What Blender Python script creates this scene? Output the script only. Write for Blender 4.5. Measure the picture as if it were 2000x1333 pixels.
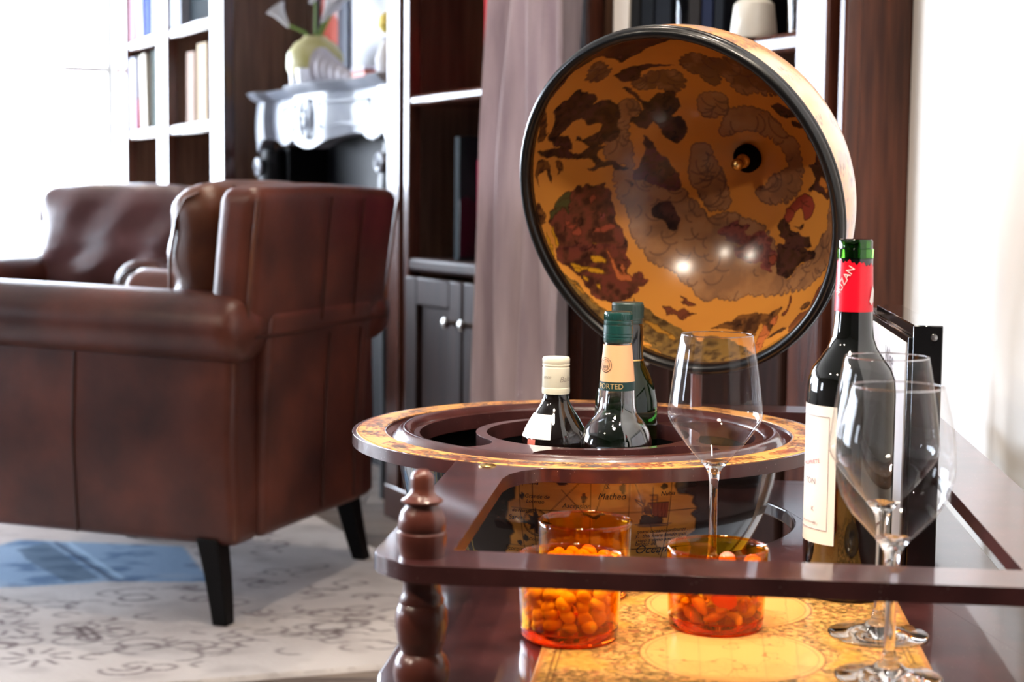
import bpy, bmesh, math, random
import numpy as np
from math import sin, cos, pi, radians, sqrt, atan2, degrees
from mathutils import Vector, Matrix

random.seed(7)
rng = np.random.default_rng(11)
for o in list(bpy.data.objects):
    bpy.data.objects.remove(o)
scene = bpy.context.scene
COL = scene.collection
H = 0.86                                   # camera height

# ------------------------------------------------------------------ camera
pitch, roll = math.atan(280.5 / 3100.0), radians(0.6)
fwd = Vector((0, cos(pitch), -sin(pitch)))
right0 = Vector((1, 0, 0)); up0 = right0.cross(fwd)
rightv = right0 * cos(roll) + up0 * sin(roll)
upv = -right0 * sin(roll) + up0 * cos(roll)
cam_data = bpy.data.cameras.new('camera')
cam = bpy.data.objects.new('camera', cam_data); COL.objects.link(cam)
cam.matrix_world = Matrix(((rightv.x, upv.x, -fwd.x, 0), (rightv.y, upv.y, -fwd.y, 0), (rightv.z, upv.z, -fwd.z, H), (0, 0, 0, 1)))
cam_data.sensor_width = 36.0
cam_data.lens = 3100.0 / 2000.0 * 36.0
cam_data.clip_start = 0.02
cam_data.dof.use_dof = True
cam_data.dof.focus_distance = 1.60
cam_data.dof.aperture_fstop = 7.0
scene.camera = cam

# ------------------------------------------------------------------ world, windows' daylight, exposure
SKY = 24.0
world = bpy.data.worlds.new('world'); scene.world = world; world.use_nodes = True
bg = world.node_tree.nodes['Background']
bg.inputs[0].default_value = (0.82, 0.90, 1.0, 1); bg.inputs[1].default_value = SKY
vs = scene.view_settings
vs.view_transform = 'Standard'; vs.look = 'None'; vs.gamma = 1.0; vs.use_curve_mapping = False
vs.exposure = 0.35
scene.cycles.max_bounces = 20; scene.cycles.transmission_bounces = 18; scene.cycles.transparent_max_bounces = 24
scene.cycles.glossy_bounces = 8; scene.cycles.diffuse_bounces = 5

# room frame: s runs along the bookcase wall (towards the camera's right), n points from that wall into the room
ANG = radians(28)
U = Vector((sin(ANG), -cos(ANG), 0)); N = Vector((-cos(ANG), -sin(ANG), 0)); O = Vector((-0.312, 4.205, 0))
def W(s, n, z): return O + U * s + N * n + Vector((0, 0, z))
ROOM = Matrix(((U.x, N.x, 0, O.x), (U.y, N.y, 0, O.y), (0, 0, 1, 0), (0, 0, 0, 1)))   # local (s, n, z); left-handed, so meshes are built in world space

def portal(p, normal, w, h):
    l = bpy.data.lights.new('window_portal', 'AREA'); l.shape = 'RECTANGLE'; l.size = w; l.size_y = h
    o = bpy.data.objects.new('window_portal', l); COL.objects.link(o)
    o.location = p; o.rotation_euler = Vector(normal).to_track_quat('-Z', 'Y').to_euler()
    l.cycles.is_portal = True
portal(W(-2.93, 2.75, 1.24), U, 5.6, 1.7)
portal(W(-.8, 5.93, 1.35), -N, .9, 1.0)  # portal of the unseen fill window opposite the bookcases

def overhead_light(x, y, watts, col=(1, .86, .7), ang=75, blend=.6, rad=.035, aim=None):
    l = bpy.data.lights.new('overhead_spot', 'SPOT'); l.energy = watts; l.color = col
    l.spot_size = radians(ang); l.spot_blend = blend; l.shadow_soft_size = rad
    o = bpy.data.objects.new('overhead_spot', l); COL.objects.link(o); o.location = (x, y, 2.66)
    if aim is not None:
        o.rotation_euler = (Vector(aim) - o.location).to_track_quat('-Z', 'Y').to_euler()
overhead_light(-2.07, -0.11, 70, ang=60, aim=(0, 1.6, .7))
overhead_light(-2.86, 0.83, 70, ang=60, aim=(0, 1.7, .7))
overhead_light(0.25, 1.75, 55, ang=70)
overhead_light(-0.30, 0.20, 170, ang=34, rad=.17, aim=(.22, 1.95, .78))  # unseen spot, added to brighten the lower inside of the lid
overhead_light(-0.35, 1.15, 60, ang=62, aim=(.55, 1.75, .95))  # unseen wall-washer, added to brighten the white wall on the right
overhead_light(0.45, 0.75, 80, ang=80)
overhead_light(-0.45, 0.55, 85, ang=84)  # unseen spot, raised as fill for the armchair's near side
p = W(0.25, .47, 0); overhead_light(p.x, p.y, 40, ang=80)
p = W(1.35, .5, 0); overhead_light(p.x, p.y, 45, ang=80)
p = W(-2.0, .5, 0); overhead_light(p.x, p.y, 30, ang=80)

# ------------------------------------------------------------------ colour and material helpers
def lin(c):
    c = np.asarray(c, float) / 255.0
    return np.where(c <= 0.04045, c / 12.92, ((c + 0.055) / 1.055) ** 2.4)
def rgba(c): return (*[float(v) for v in lin(c)], 1.0)

MATS = {}
def new_mat(name):
    m = bpy.data.materials.new(name); m.use_nodes = True
    MATS[name] = m
    return m, m.node_tree.nodes, m.node_tree.links, m.node_tree.nodes['Principled BSDF']
def plain(name, col, rough=.5, metal=0, spec=.5, coat=0, sheen=0, trans=0, ior=1.45, coat_rough=.05):
    m, nd, lk, b = new_mat(name)
    b.inputs['Base Color'].default_value = rgba(col); b.inputs['Roughness'].default_value = rough
    b.inputs['Metallic'].default_value = metal; b.inputs['Specular IOR Level'].default_value = spec
    b.inputs['Coat Weight'].default_value = coat; b.inputs['Coat Roughness'].default_value = coat_rough
    b.inputs['Sheen Weight'].default_value = sheen
    b.inputs['Transmission Weight'].default_value = trans; b.inputs['IOR'].default_value = ior
    return m
def mottled(name, c1, c2, scale=(8, 8, 8), rough=.45, coat=0, spec=.5, bump=0, bscale=60, detail=6, lo=.35, hi=.65, dust=0, sheen=0, c3=None, distort=0):
    """two (three) colours mixed by stretched noise; optional fine bump and pale dust specks"""
    m, nd, lk, b = new_mat(name)
    tc = nd.new('ShaderNodeTexCoord'); mp = nd.new('ShaderNodeMapping'); mp.inputs['Scale'].default_value = scale
    lk.new(tc.outputs['Object'], mp.inputs[0])
    nz = nd.new('ShaderNodeTexNoise'); nz.inputs['Scale'].default_value = 1.0; nz.inputs['Detail'].default_value = detail
    nz.inputs['Distortion'].default_value = distort
    lk.new(mp.outputs[0], nz.inputs['Vector'])
    cr = nd.new('ShaderNodeValToRGB'); cr.color_ramp.elements[0].position = lo; cr.color_ramp.elements[1].position = hi
    cr.color_ramp.elements[0].color = rgba(c1); cr.color_ramp.elements[1].color = rgba(c2)
    if c3 is not None:
        e = cr.color_ramp.elements.new((lo + hi) / 2); e.color = rgba(c3)
    lk.new(nz.outputs['Fac'], cr.inputs[0])
    out = cr.outputs[0]
    if dust:
        vo = nd.new('ShaderNodeTexVoronoi'); vo.inputs['Scale'].default_value = 260; vo.feature = 'F1'
        lk.new(tc.outputs['Object'], vo.inputs['Vector'])
        r2 = nd.new('ShaderNodeValToRGB'); r2.color_ramp.elements[0].position = .05; r2.color_ramp.elements[0].color = (1, 1, 1, 1)
        r2.color_ramp.elements[1].position = .12; r2.color_ramp.elements[1].color = (0, 0, 0, 1)
        lk.new(vo.outputs['Distance'], r2.inputs[0])
        n3 = nd.new('ShaderNodeTexNoise'); n3.inputs['Scale'].default_value = 55
        lk.new(tc.outputs['Object'], n3.inputs['Vector'])
        r3 = nd.new('ShaderNodeValToRGB'); r3.color_ramp.elements[0].position = .48; r3.color_ramp.elements[1].position = .56
        lk.new(n3.outputs['Fac'], r3.inputs[0])
        mu = nd.new('ShaderNodeMath'); mu.operation = 'MULTIPLY'; lk.new(r2.outputs[0], mu.inputs[0]); lk.new(r3.outputs[0], mu.inputs[1])
        mu2 = nd.new('ShaderNodeMath'); mu2.operation = 'MULTIPLY'; mu2.inputs[1].default_value = dust; lk.new(mu.outputs[0], mu2.inputs[0])
        mx = nd.new('ShaderNodeMixRGB'); mx.inputs[2].default_value = rgba((200, 185, 180)); lk.new(mu2.outputs[0], mx.inputs[0]); lk.new(out, mx.inputs[1])
        out = mx.outputs[0]
    lk.new(out, b.inputs['Base Color'])
    b.inputs['Roughness'].default_value = rough; b.inputs['Coat Weight'].default_value = coat; b.inputs['Coat Roughness'].default_value = .06
    b.inputs['Specular IOR Level'].default_value = spec; b.inputs['Sheen Weight'].default_value = sheen
    if bump:
        n2 = nd.new('ShaderNodeTexNoise'); n2.inputs['Scale'].default_value = bscale; n2.inputs['Detail'].default_value = 4
        lk.new(tc.outputs['Object'], n2.inputs['Vector'])
        bp = nd.new('ShaderNodeBump'); bp.inputs['Strength'].default_value = bump; bp.inputs['Distance'].default_value = .004
        lk.new(n2.outputs['Fac'], bp.inputs['Height']); lk.new(bp.outputs[0], b.inputs['Normal'])
    return m
def painted(name, rough=.4, coat=0, spec=.5, mul=1.0):
    """flat print: colour comes from the mesh's painted colour attribute"""
    m, nd, lk, b = new_mat(name)
    at = nd.new('ShaderNodeAttribute'); at.attribute_name = 'Col'
    lk.new(at.outputs['Color'], b.inputs['Base Color'])
    b.inputs['Roughness'].default_value = rough; b.inputs['Coat Weight'].default_value = coat; b.inputs['Coat Roughness'].default_value = .05
    b.inputs['Specular IOR Level'].default_value = spec
    return m
def thin_glass(name, tint, f0=1.0, ior=1.45):
    """tinted pane: straight-through tinted light plus Fresnel mirror reflection"""
    m, nd, lk, b = new_mat(name); nd.remove(b)
    out = nd['Material Output']
    tr = nd.new('ShaderNodeBsdfTransparent'); tr.inputs[0].default_value = (*tint, 1)
    gl = nd.new('ShaderNodeBsdfGlossy'); gl.inputs['Roughness'].default_value = .015; gl.inputs[0].default_value = (1, 1, 1, 1)
    fr = nd.new('ShaderNodeFresnel'); ge = nd.new('ShaderNodeNewGeometry'); mi = nd.new('ShaderNodeMapRange')
    mi.inputs['To Min'].default_value = ior; mi.inputs['To Max'].default_value = 1 / ior      # the same mirror strength from either side of a sheet
    lk.new(ge.outputs['Backfacing'], mi.inputs['Value']); lk.new(mi.outputs[0], fr.inputs['IOR'])
    mx = nd.new('ShaderNodeMixShader'); lk.new(fr.outputs[0], mx.inputs[0]); lk.new(tr.outputs[0], mx.inputs[1]); lk.new(gl.outputs[0], mx.inputs[2])
    lk.new(mx.outputs[0], out.inputs['Surface'])
    return m

M_white = plain('white_paint', (236, 235, 232), .6)
M_taupe = plain('taupe_wall_paint', (88, 76, 70), .7)
M_ceil = plain('ceiling_paint', (196, 192, 186), .7)
M_wood = mottled('dark_mahogany', (60, 31, 24), (92, 50, 36), (60, 60, 5), rough=.26, spec=.5, coat=.3)
M_door = mottled('dark_cabinet_front', (34, 20, 17), (50, 29, 24), (60, 60, 5), rough=.5, spec=.2)
M_woodin = mottled('mahogany_panel', (92, 66, 53), (118, 88, 70), (70, 70, 4), rough=.38, spec=.4)
M_lac = mottled('lacquered_wood', (58, 29, 29), (78, 41, 40), (25, 25, 25), rough=.3, coat=.9, spec=.5, dust=.7)
M_turn = mottled('turned_wood', (88, 43, 35), (112, 60, 47), (40, 40, 8), rough=.3, coat=.3)
M_lacin = mottled('cut_wood', (104, 54, 36), (132, 76, 48), (90, 90, 8), rough=.4, coat=.2)
M_leather = mottled('brown_leather', (56, 26, 20), (116, 60, 44), (5, 5, 5), rough=.34, spec=.5, bump=.25, bscale=220, c3=(84, 42, 31), lo=.3, hi=.72)
M_leatherC = mottled('sheen_brown_leather', (78, 46, 46), (122, 84, 84), (5, 5, 5), rough=.3, spec=.85, bump=.2, bscale=220)  # brown leather with the window's purple sheen put into its colour
M_leatherB = mottled('tan_leather', (80, 42, 28), (126, 74, 46), (7, 7, 7), rough=.36, spec=.55, bump=.25, bscale=220, lo=.3, hi=.7)
M_seam = plain('leather_seam', (66, 35, 26), .4)
M_legblack = plain('black_wood', (10, 8, 8), .45, spec=.2)
M_floor = [mottled('oak_plank_%d' % i, a, b_, (3, 60, 60), rough=.45) for i, (a, b_) in enumerate([((96, 84, 78), (128, 114, 106)), ((84, 73, 68), (116, 103, 96)), ((104, 92, 84), (138, 124, 114))])]
M_black = plain('black_lacquer', (10, 10, 11), .12, coat=1)
M_blackrim = plain('black_trim', (9, 9, 10), .3, coat=.2)
M_brass = plain('brass', (226, 190, 120), .26, metal=1)
M_marble = mottled('pale_marble', (142, 148, 160), (164, 169, 178), (6, 6, 6), rough=.3, lo=.4, hi=.6)
M_fire = plain('black_iron', (12, 13, 17), .45, spec=.25)
M_glass = plain('clear_glass', (255, 255, 255), 0, trans=1, ior=1.48)
M_brightglass = plain('heavy_clear_glass', (255, 255, 255), 0, trans=1, ior=1.75)
M_greenglass = plain('green_glass', (60, 130, 30), 0, trans=1, ior=1.5)
M_winebody = plain('dark_wine_glass', (7, 9, 8), .05, coat=1)
M_dkgreen = plain('deep_green_glass', (20, 55, 16), .02, trans=.85, ior=1.5)
M_amberglass = thin_glass('amber_glass', (0.985, 0.70, 0.13))
M_amberbase = plain('amber_base', (246, 84, 10), .02, trans=1, ior=1.48)
M_thinbottle = thin_glass('thin_bottle_glass', (.9, .92, .92), ior=1.9)
M_thin = thin_glass('thin_crystal', (.985, .988, .99), ior=1.36)
M_pane = thin_glass('window_pane', (.97, .98, 1.0))

# ------------------------------------------------------------------ mesh helpers
class MB:
    def __init__(self): self.v = []; self.f = []
    def add(self, v, f):
        k = len(self.v); self.v += [tuple(p) for p in v]; self.f += [tuple(i + k for i in q) for q in f]; return self
    def box(self, x0, x1, y0, y1, z0, z1):
        v = [(x, y, z) for z in (z0, z1) for y in (y0, y1) for x in (x0, x1)]
        return self.add(v, [(0, 2, 3, 1), (4, 5, 7, 6), (0, 1, 5, 4), (2, 6, 7, 3), (0, 4, 6, 2), (1, 3, 7, 5)])
    def sbox(self, s0, s1, n0, n1, z0, z1):
        """box in the room frame"""
        v = [W(s, n, z) for z in (z0, z1) for n in (n0, n1) for s in (s0, s1)]
        return self.add(v, [(0, 1, 3, 2), (4, 6, 7, 5), (0, 4, 5, 1), (2, 3, 7, 6), (0, 2, 6, 4), (1, 5, 7, 3)])
    def lathe(self, prof, seg=40, c=(0, 0, 0), closed=False, cap=True):
        """profile [(r, z)...] turned about z"""
        n = len(prof); v = []; f = []
        for r, z in prof:
            for i in range(seg):
                a = 2 * pi * i / seg; v.append((c[0] + r * cos(a), c[1] + r * sin(a), c[2] + z))
        m = n if closed else n - 1
        for j in range(m):
            j2 = (j + 1) % n
            for i in range(seg):
                i2 = (i + 1) % seg
                f.append((j * seg + i, j * seg + i2, j2 * seg + i2, j2 * seg + i))
        if not closed and cap:
            if prof[0][0] > 1e-6: f.append(tuple(reversed(range(seg))))
            if prof[-1][0] > 1e-6: f.append(tuple(range((n - 1) * seg, n * seg)))
        return self.add(v, [q for q in f if q])
    def tube(self, pts, r, seg=8, cap=True):
        pts = [Vector(p) for p in pts]; n = len(pts); v = []; f = []
        rr = r if hasattr(r, '__len__') else [r] * n
        ref = None
        for i, p_ in enumerate(pts):
            t = (pts[min(i + 1, n - 1)] - pts[max(i - 1, 0)]).normalized()
            if ref is None: ref = t.orthogonal().normalized()
            ref = (ref - t * ref.dot(t)).normalized(); b_ = t.cross(ref)
            for k in range(seg):
                a = 2 * pi * k / seg; v.append(p_ + (ref * cos(a) + b_ * sin(a)) * rr[i])
        for i in range(n - 1):
            for k in range(seg):
                k2 = (k + 1) % seg; f.append((i * seg + k, i * seg + k2, (i + 1) * seg + k2, (i + 1) * seg + k))
        if cap: f += [tuple(reversed(range(seg))), tuple(range((n - 1) * seg, n * seg))]
        return self.add(v, f)
    def rbox(self, x0, x1, y0, y1, z0, z1, r=.03, k=8, fn=None):
        """rounded, softly subdivided box; fn reshapes each point"""
        lo = Vector((x0, y0, z0)); hi = Vector((x1, y1, z1)); idx = {}; v = []; f = []
        def ticks(a, b_):
            rr = min(r, (b_ - a) / 2 - 1e-5); e = [a + rr * t for t in (0, .3, .65, 1)]; g = [b_ - rr * t for t in (1, .65, .3, 0)]
            mid = [a + rr + (b_ - a - 2 * rr) * i / k for i in range(1, k)]
            return e + mid + g
        T = [ticks(lo[i], hi[i]) for i in range(3)]
        def vert(i, j, l):
            key = (i, j, l)
            if key not in idx:
                p_ = Vector((T[0][i], T[1][j], T[2][l])); q = Vector([min(max(p_[a], lo[a] + r), hi[a] - r) if hi[a] - lo[a] > 2 * r else (lo[a] + hi[a]) / 2 for a in range(3)])
                d_ = p_ - q
                if d_.length > 1e-9: p_ = q + d_.normalized() * min(r, max(abs(d_.x), abs(d_.y), abs(d_.z)))
                if fn: p_ = fn(p_)
                idx[key] = len(v); v.append(p_)
            return idx[key]
        nx, ny, nz = len(T[0]) - 1, len(T[1]) - 1, len(T[2]) - 1
        for i in range(nx):
            for j in range(ny):
                f.append((vert(i, j, 0), vert(i, j + 1, 0), vert(i + 1, j + 1, 0), vert(i + 1, j, 0)))
                f.append((vert(i, j, nz), vert(i + 1, j, nz), vert(i + 1, j + 1, nz), vert(i, j + 1, nz)))
        for i in range(nx):
            for l in range(nz):
                f.append((vert(i, 0, l), vert(i + 1, 0, l), vert(i + 1, 0, l + 1), vert(i, 0, l + 1)))
                f.append((vert(i, ny, l), vert(i, ny, l + 1), vert(i + 1, ny, l + 1), vert(i + 1, ny, l)))
        for j in range(ny):
            for l in range(nz):
                f.append((vert(0, j, l), vert(0, j, l + 1), vert(0, j + 1, l + 1), vert(0, j + 1, l)))
                f.append((vert(nx, j, l), vert(nx, j + 1, l), vert(nx, j + 1, l + 1), vert(nx, j, l + 1)))
        return self.add(v, f)
    def xf(self, M): self.v = [tuple(M @ Vector(p)) for p in self.v]; return self
    def build(self, name, mat, parent=None, smooth=35, bevel=0, col=None, seg=2):
        me = bpy.data.meshes.new(name); me.from_pydata([tuple(p) for p in self.v], [], self.f); me.update()
        if mat: me.materials.append(mat)
        if smooth:
            me.polygons.foreach_set('use_smooth', [True] * len(me.polygons))
            me.set_sharp_from_angle(angle=radians(smooth))
        o = bpy.data.objects.new(name, me); COL.objects.link(o)
        if parent: o.parent = parent
        if bevel:
            md = o.modifiers.new('edge', 'BEVEL'); md.width = bevel; md.segments = seg; md.limit_method = 'ANGLE'; md.angle_limit = radians(40)
        if col is not None: paint(me, col)
        return o
def paint(me, cols):
    ca = me.color_attributes.new('Col', 'FLOAT_COLOR', 'POINT')
    a = np.ones((len(me.vertices), 4), np.float32); a[:, :3] = cols
    ca.data.foreach_set('color', a.ravel())
def grid_mesh(P, wrap=False):
    """quads over an array of points P[h, w, 3]"""
    h, w = P.shape[:2]; m = MB(); m.v = [tuple(p) for p in P.reshape(-1, 3)]
    I = np.arange(h * w).reshape(h, w)
    a, b_ = (I, np.roll(I, -1, 1)) if wrap else (I[:, :-1], I[:, 1:])
    q = np.stack([a[:-1], b_[:-1], b_[1:], a[1:]], -1).reshape(-1, 4)
    m.f = q.tolist(); return m
def prism(name, outer, holes, z0, z1, mat, parent=None, bevel=0, smooth=35):
    """flat plate with holes: 2-D filled curve turned into mesh, then thickened"""
    cu = bpy.data.curves.new('outline', 'CURVE'); cu.dimensions = '2D'; cu.fill_mode = 'BOTH'
    cu.extrude = (z1 - z0) / 2
    for loop in [outer] + holes:
        sp = cu.splines.new('POLY'); sp.points.add(len(loop) - 1)
        for pt, q in zip(sp.points, loop): pt.co = (q[0], q[1], 0, 1)
        sp.use_cyclic_u = True
    t = bpy.data.objects.new('outline', cu); COL.objects.link(t)
    bpy.context.view_layer.update()
    me = bpy.data.meshes.new_from_object(t.evaluated_get(bpy.context.evaluated_depsgraph_get()))
    bpy.data.objects.remove(t); bpy.data.curves.remove(cu)
    bm = bmesh.new(); bm.from_mesh(me); bmesh.ops.remove_doubles(bm, verts=bm.verts, dist=1e-5)
    bmesh.ops.translate(bm, verts=bm.verts, vec=(0, 0, (z0 + z1) / 2)); bmesh.ops.recalc_face_normals(bm, faces=bm.faces)
    bm.to_mesh(me); bm.free()
    me.materials.clear(); me.materials.append(mat); me.name = name
    me.polygons.foreach_set('use_smooth', [True] * len(me.polygons)); me.set_sharp_from_angle(angle=radians(smooth))
    o = bpy.data.objects.new(name, me); COL.objects.link(o)
    if parent: o.parent = parent
    if bevel:
        md = o.modifiers.new('edge', 'BEVEL'); md.width = bevel; md.segments = 2; md.limit_method = 'ANGLE'; md.angle_limit = radians(50)
    return o
def text_mb(body, size, shear=0, align='LEFT', space=1.0):
    cu = bpy.data.curves.new('lettering', 'FONT'); cu.body = body; cu.size = size; cu.shear = shear; cu.align_x = align; cu.resolution_u = 3; cu.space_character = space
    t = bpy.data.objects.new('lettering', cu); COL.objects.link(t); bpy.context.view_layer.update()
    me = bpy.data.meshes.new_from_object(t.evaluated_get(bpy.context.evaluated_depsgraph_get()))
    m = MB(); m.v = [tuple(v.co) for v in me.vertices]; m.f = [tuple(q.vertices) for q in me.polygons]
    bpy.data.objects.remove(t); bpy.data.curves.remove(cu); bpy.data.meshes.remove(me)
    return m
def thing(name, label, cat, loc=(0, 0, 0), rz=0, group=None):
    o = bpy.data.objects.new(name, None); COL.objects.link(o); o.empty_display_size = .05
    o.location = loc; o.rotation_euler = (0, 0, rz)
    return tag(o, label, cat, group)
def tag(o, label, cat, group=None):
    o['label'] = label; o['category'] = cat
    if group: o['group'] = group
    return o
def struct(o, label=None):
    o['kind'] = 'structure'
    if label: o['label'] = label
    return o
def root_inv(root):
    return (Matrix.Translation(root.location) @ Matrix.Rotation(root.rotation_euler.z, 4, 'Z')).inverted()

class Canvas:
    """a small painter: colours over a rectangle of (u, v), later carried by mesh vertices as a flat print"""
    def __init__(self, w, h, u0, u1, v0, v1, base):
        self.w, self.h = w, h; self.u0, self.u1, self.v0, self.v1 = u0, u1, v0, v1
        self.a = np.empty((h, w, 3)); self.a[:] = lin(base)
        self.U, self.V = np.meshgrid(np.linspace(u0, u1, w), np.linspace(v0, v1, h))
    def noise(self, cells, seed=0, octaves=4):
        r = np.random.default_rng(seed); out = np.zeros((self.h, self.w)); amp = 1; tot = 0
        for k in range(octaves):
            n = cells * 2 ** k; g = r.random((n + 2, n + 2))
            x = np.linspace(0, n, self.w); y = np.linspace(0, n, self.h)
            xi = x.astype(int); yi = y.astype(int); fx = x - xi; fy = y - yi; fx = fx * fx * (3 - 2 * fx); fy = fy * fy * (3 - 2 * fy)
            a = g[np.ix_(yi, xi)]; b_ = g[np.ix_(yi, xi + 1)]; c = g[np.ix_(yi + 1, xi)]; d_ = g[np.ix_(yi + 1, xi + 1)]
            out += amp * ((a * (1 - fx) + b_ * fx) * (1 - fy)[:, None] + (c * (1 - fx) + d_ * fx) * fy[:, None]); tot += amp; amp *= .5
        return out / tot
    def mix(self, m, col, alpha=1.0):
        m = (np.clip(m, 0, 1) * alpha)[..., None]; self.a = self.a * (1 - m) + lin(col) * m
    def inside(self, pts):
        wU, wV = getattr(self, 'warp', (self.U, self.V))
        pts = np.asarray(pts, float); m = np.zeros((self.h, self.w), bool)
        x, y = pts[:, 0], pts[:, 1]; x2, y2 = np.roll(x, -1), np.roll(y, -1)
        du = (self.u1 - self.u0) / (self.w - 1); dv = (self.v1 - self.v0) / (self.h - 1)
        pad = 16
        j0, j1 = max(0, int((y.min() - self.v0) / dv) - pad), min(self.h, int((y.max() - self.v0) / dv) + pad)
        i0, i1 = max(0, int((x.min() - self.u0) / du) - pad), min(self.w, int((x.max() - self.u0) / du) + pad)
        if j1 <= j0 or i1 <= i0: return m
        uu = wU[j0:j1, i0:i1]; vv = wV[j0:j1, i0:i1]; sub = np.zeros(uu.shape, bool)
        for a, b_, c, d_ in zip(x, y, x2, y2):
            if b_ == d_: continue
            sub ^= ((b_ > vv) != (d_ > vv)) & (uu < (c - a) * (vv - b_) / (d_ - b_) + a)
        m[j0:j1, i0:i1] = sub; return m
    def poly(self, pts, col, alpha=1.0): m = self.inside(pts); self.mix(m, col, alpha); return m
    def line(self, pts, width, col, alpha=1.0, close=False, mask=None):
        pts = list(pts) + ([pts[0]] if close else [])
        du = (self.u1 - self.u0) / (self.w - 1); dv = (self.v1 - self.v0) / (self.h - 1)
        acc = np.zeros((self.h, self.w))
        for (a, b_), (c, d_) in zip(pts[:-1], pts[1:]):
            i0, i1 = max(0, int((min(a, c) - 2 * width - self.u0) / du)), min(self.w, int((max(a, c) + 2 * width - self.u0) / du) + 2)
            j0, j1 = max(0, int((min(b_, d_) - 2 * width - self.v0) / dv)), min(self.h, int((max(b_, d_) + 2 * width - self.v0) / dv) + 2)
            if i1 <= i0 or j1 <= j0: continue
            uu = self.U[j0:j1, i0:i1]; vv = self.V[j0:j1, i0:i1]; L2 = (c - a) ** 2 + (d_ - b_) ** 2 + 1e-12
            t = np.clip(((uu - a) * (c - a) + (vv - b_) * (d_ - b_)) / L2, 0, 1)
            d = np.hypot(uu - a - t * (c - a), vv - b_ - t * (d_ - b_))
            acc[j0:j1, i0:i1] = np.maximum(acc[j0:j1, i0:i1], np.clip(1.5 - d / width * 1.0, 0, 1))
        if mask is not None: acc = acc * mask
        self.mix(acc, col, alpha)
    def arc(self, cu, cv, ru, rv, a0, a1, width, col, alpha=1.0, mask=None, n=14):
        self.line([(cu + ru * cos(t), cv + rv * sin(t)) for t in np.linspace(a0, a1, n)], width, col, alpha, mask=mask)
    def at(self, u, v):
        x = np.clip((np.asarray(u) - self.u0) / (self.u1 - self.u0) * (self.w - 1), 0, self.w - 1.001)
        y = np.clip((np.asarray(v) - self.v0) / (self.v1 - self.v0) * (self.h - 1), 0, self.h - 1.001)
        xi = x.astype(int); yi = y.astype(int); fx = (x - xi)[..., None]; fy = (y - yi)[..., None]; A = self.a
        return (A[yi, xi] * (1 - fx) + A[yi, xi + 1] * fx) * (1 - fy) + (A[yi + 1, xi] * (1 - fx) + A[yi + 1, xi + 1] * fx) * fy
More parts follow.
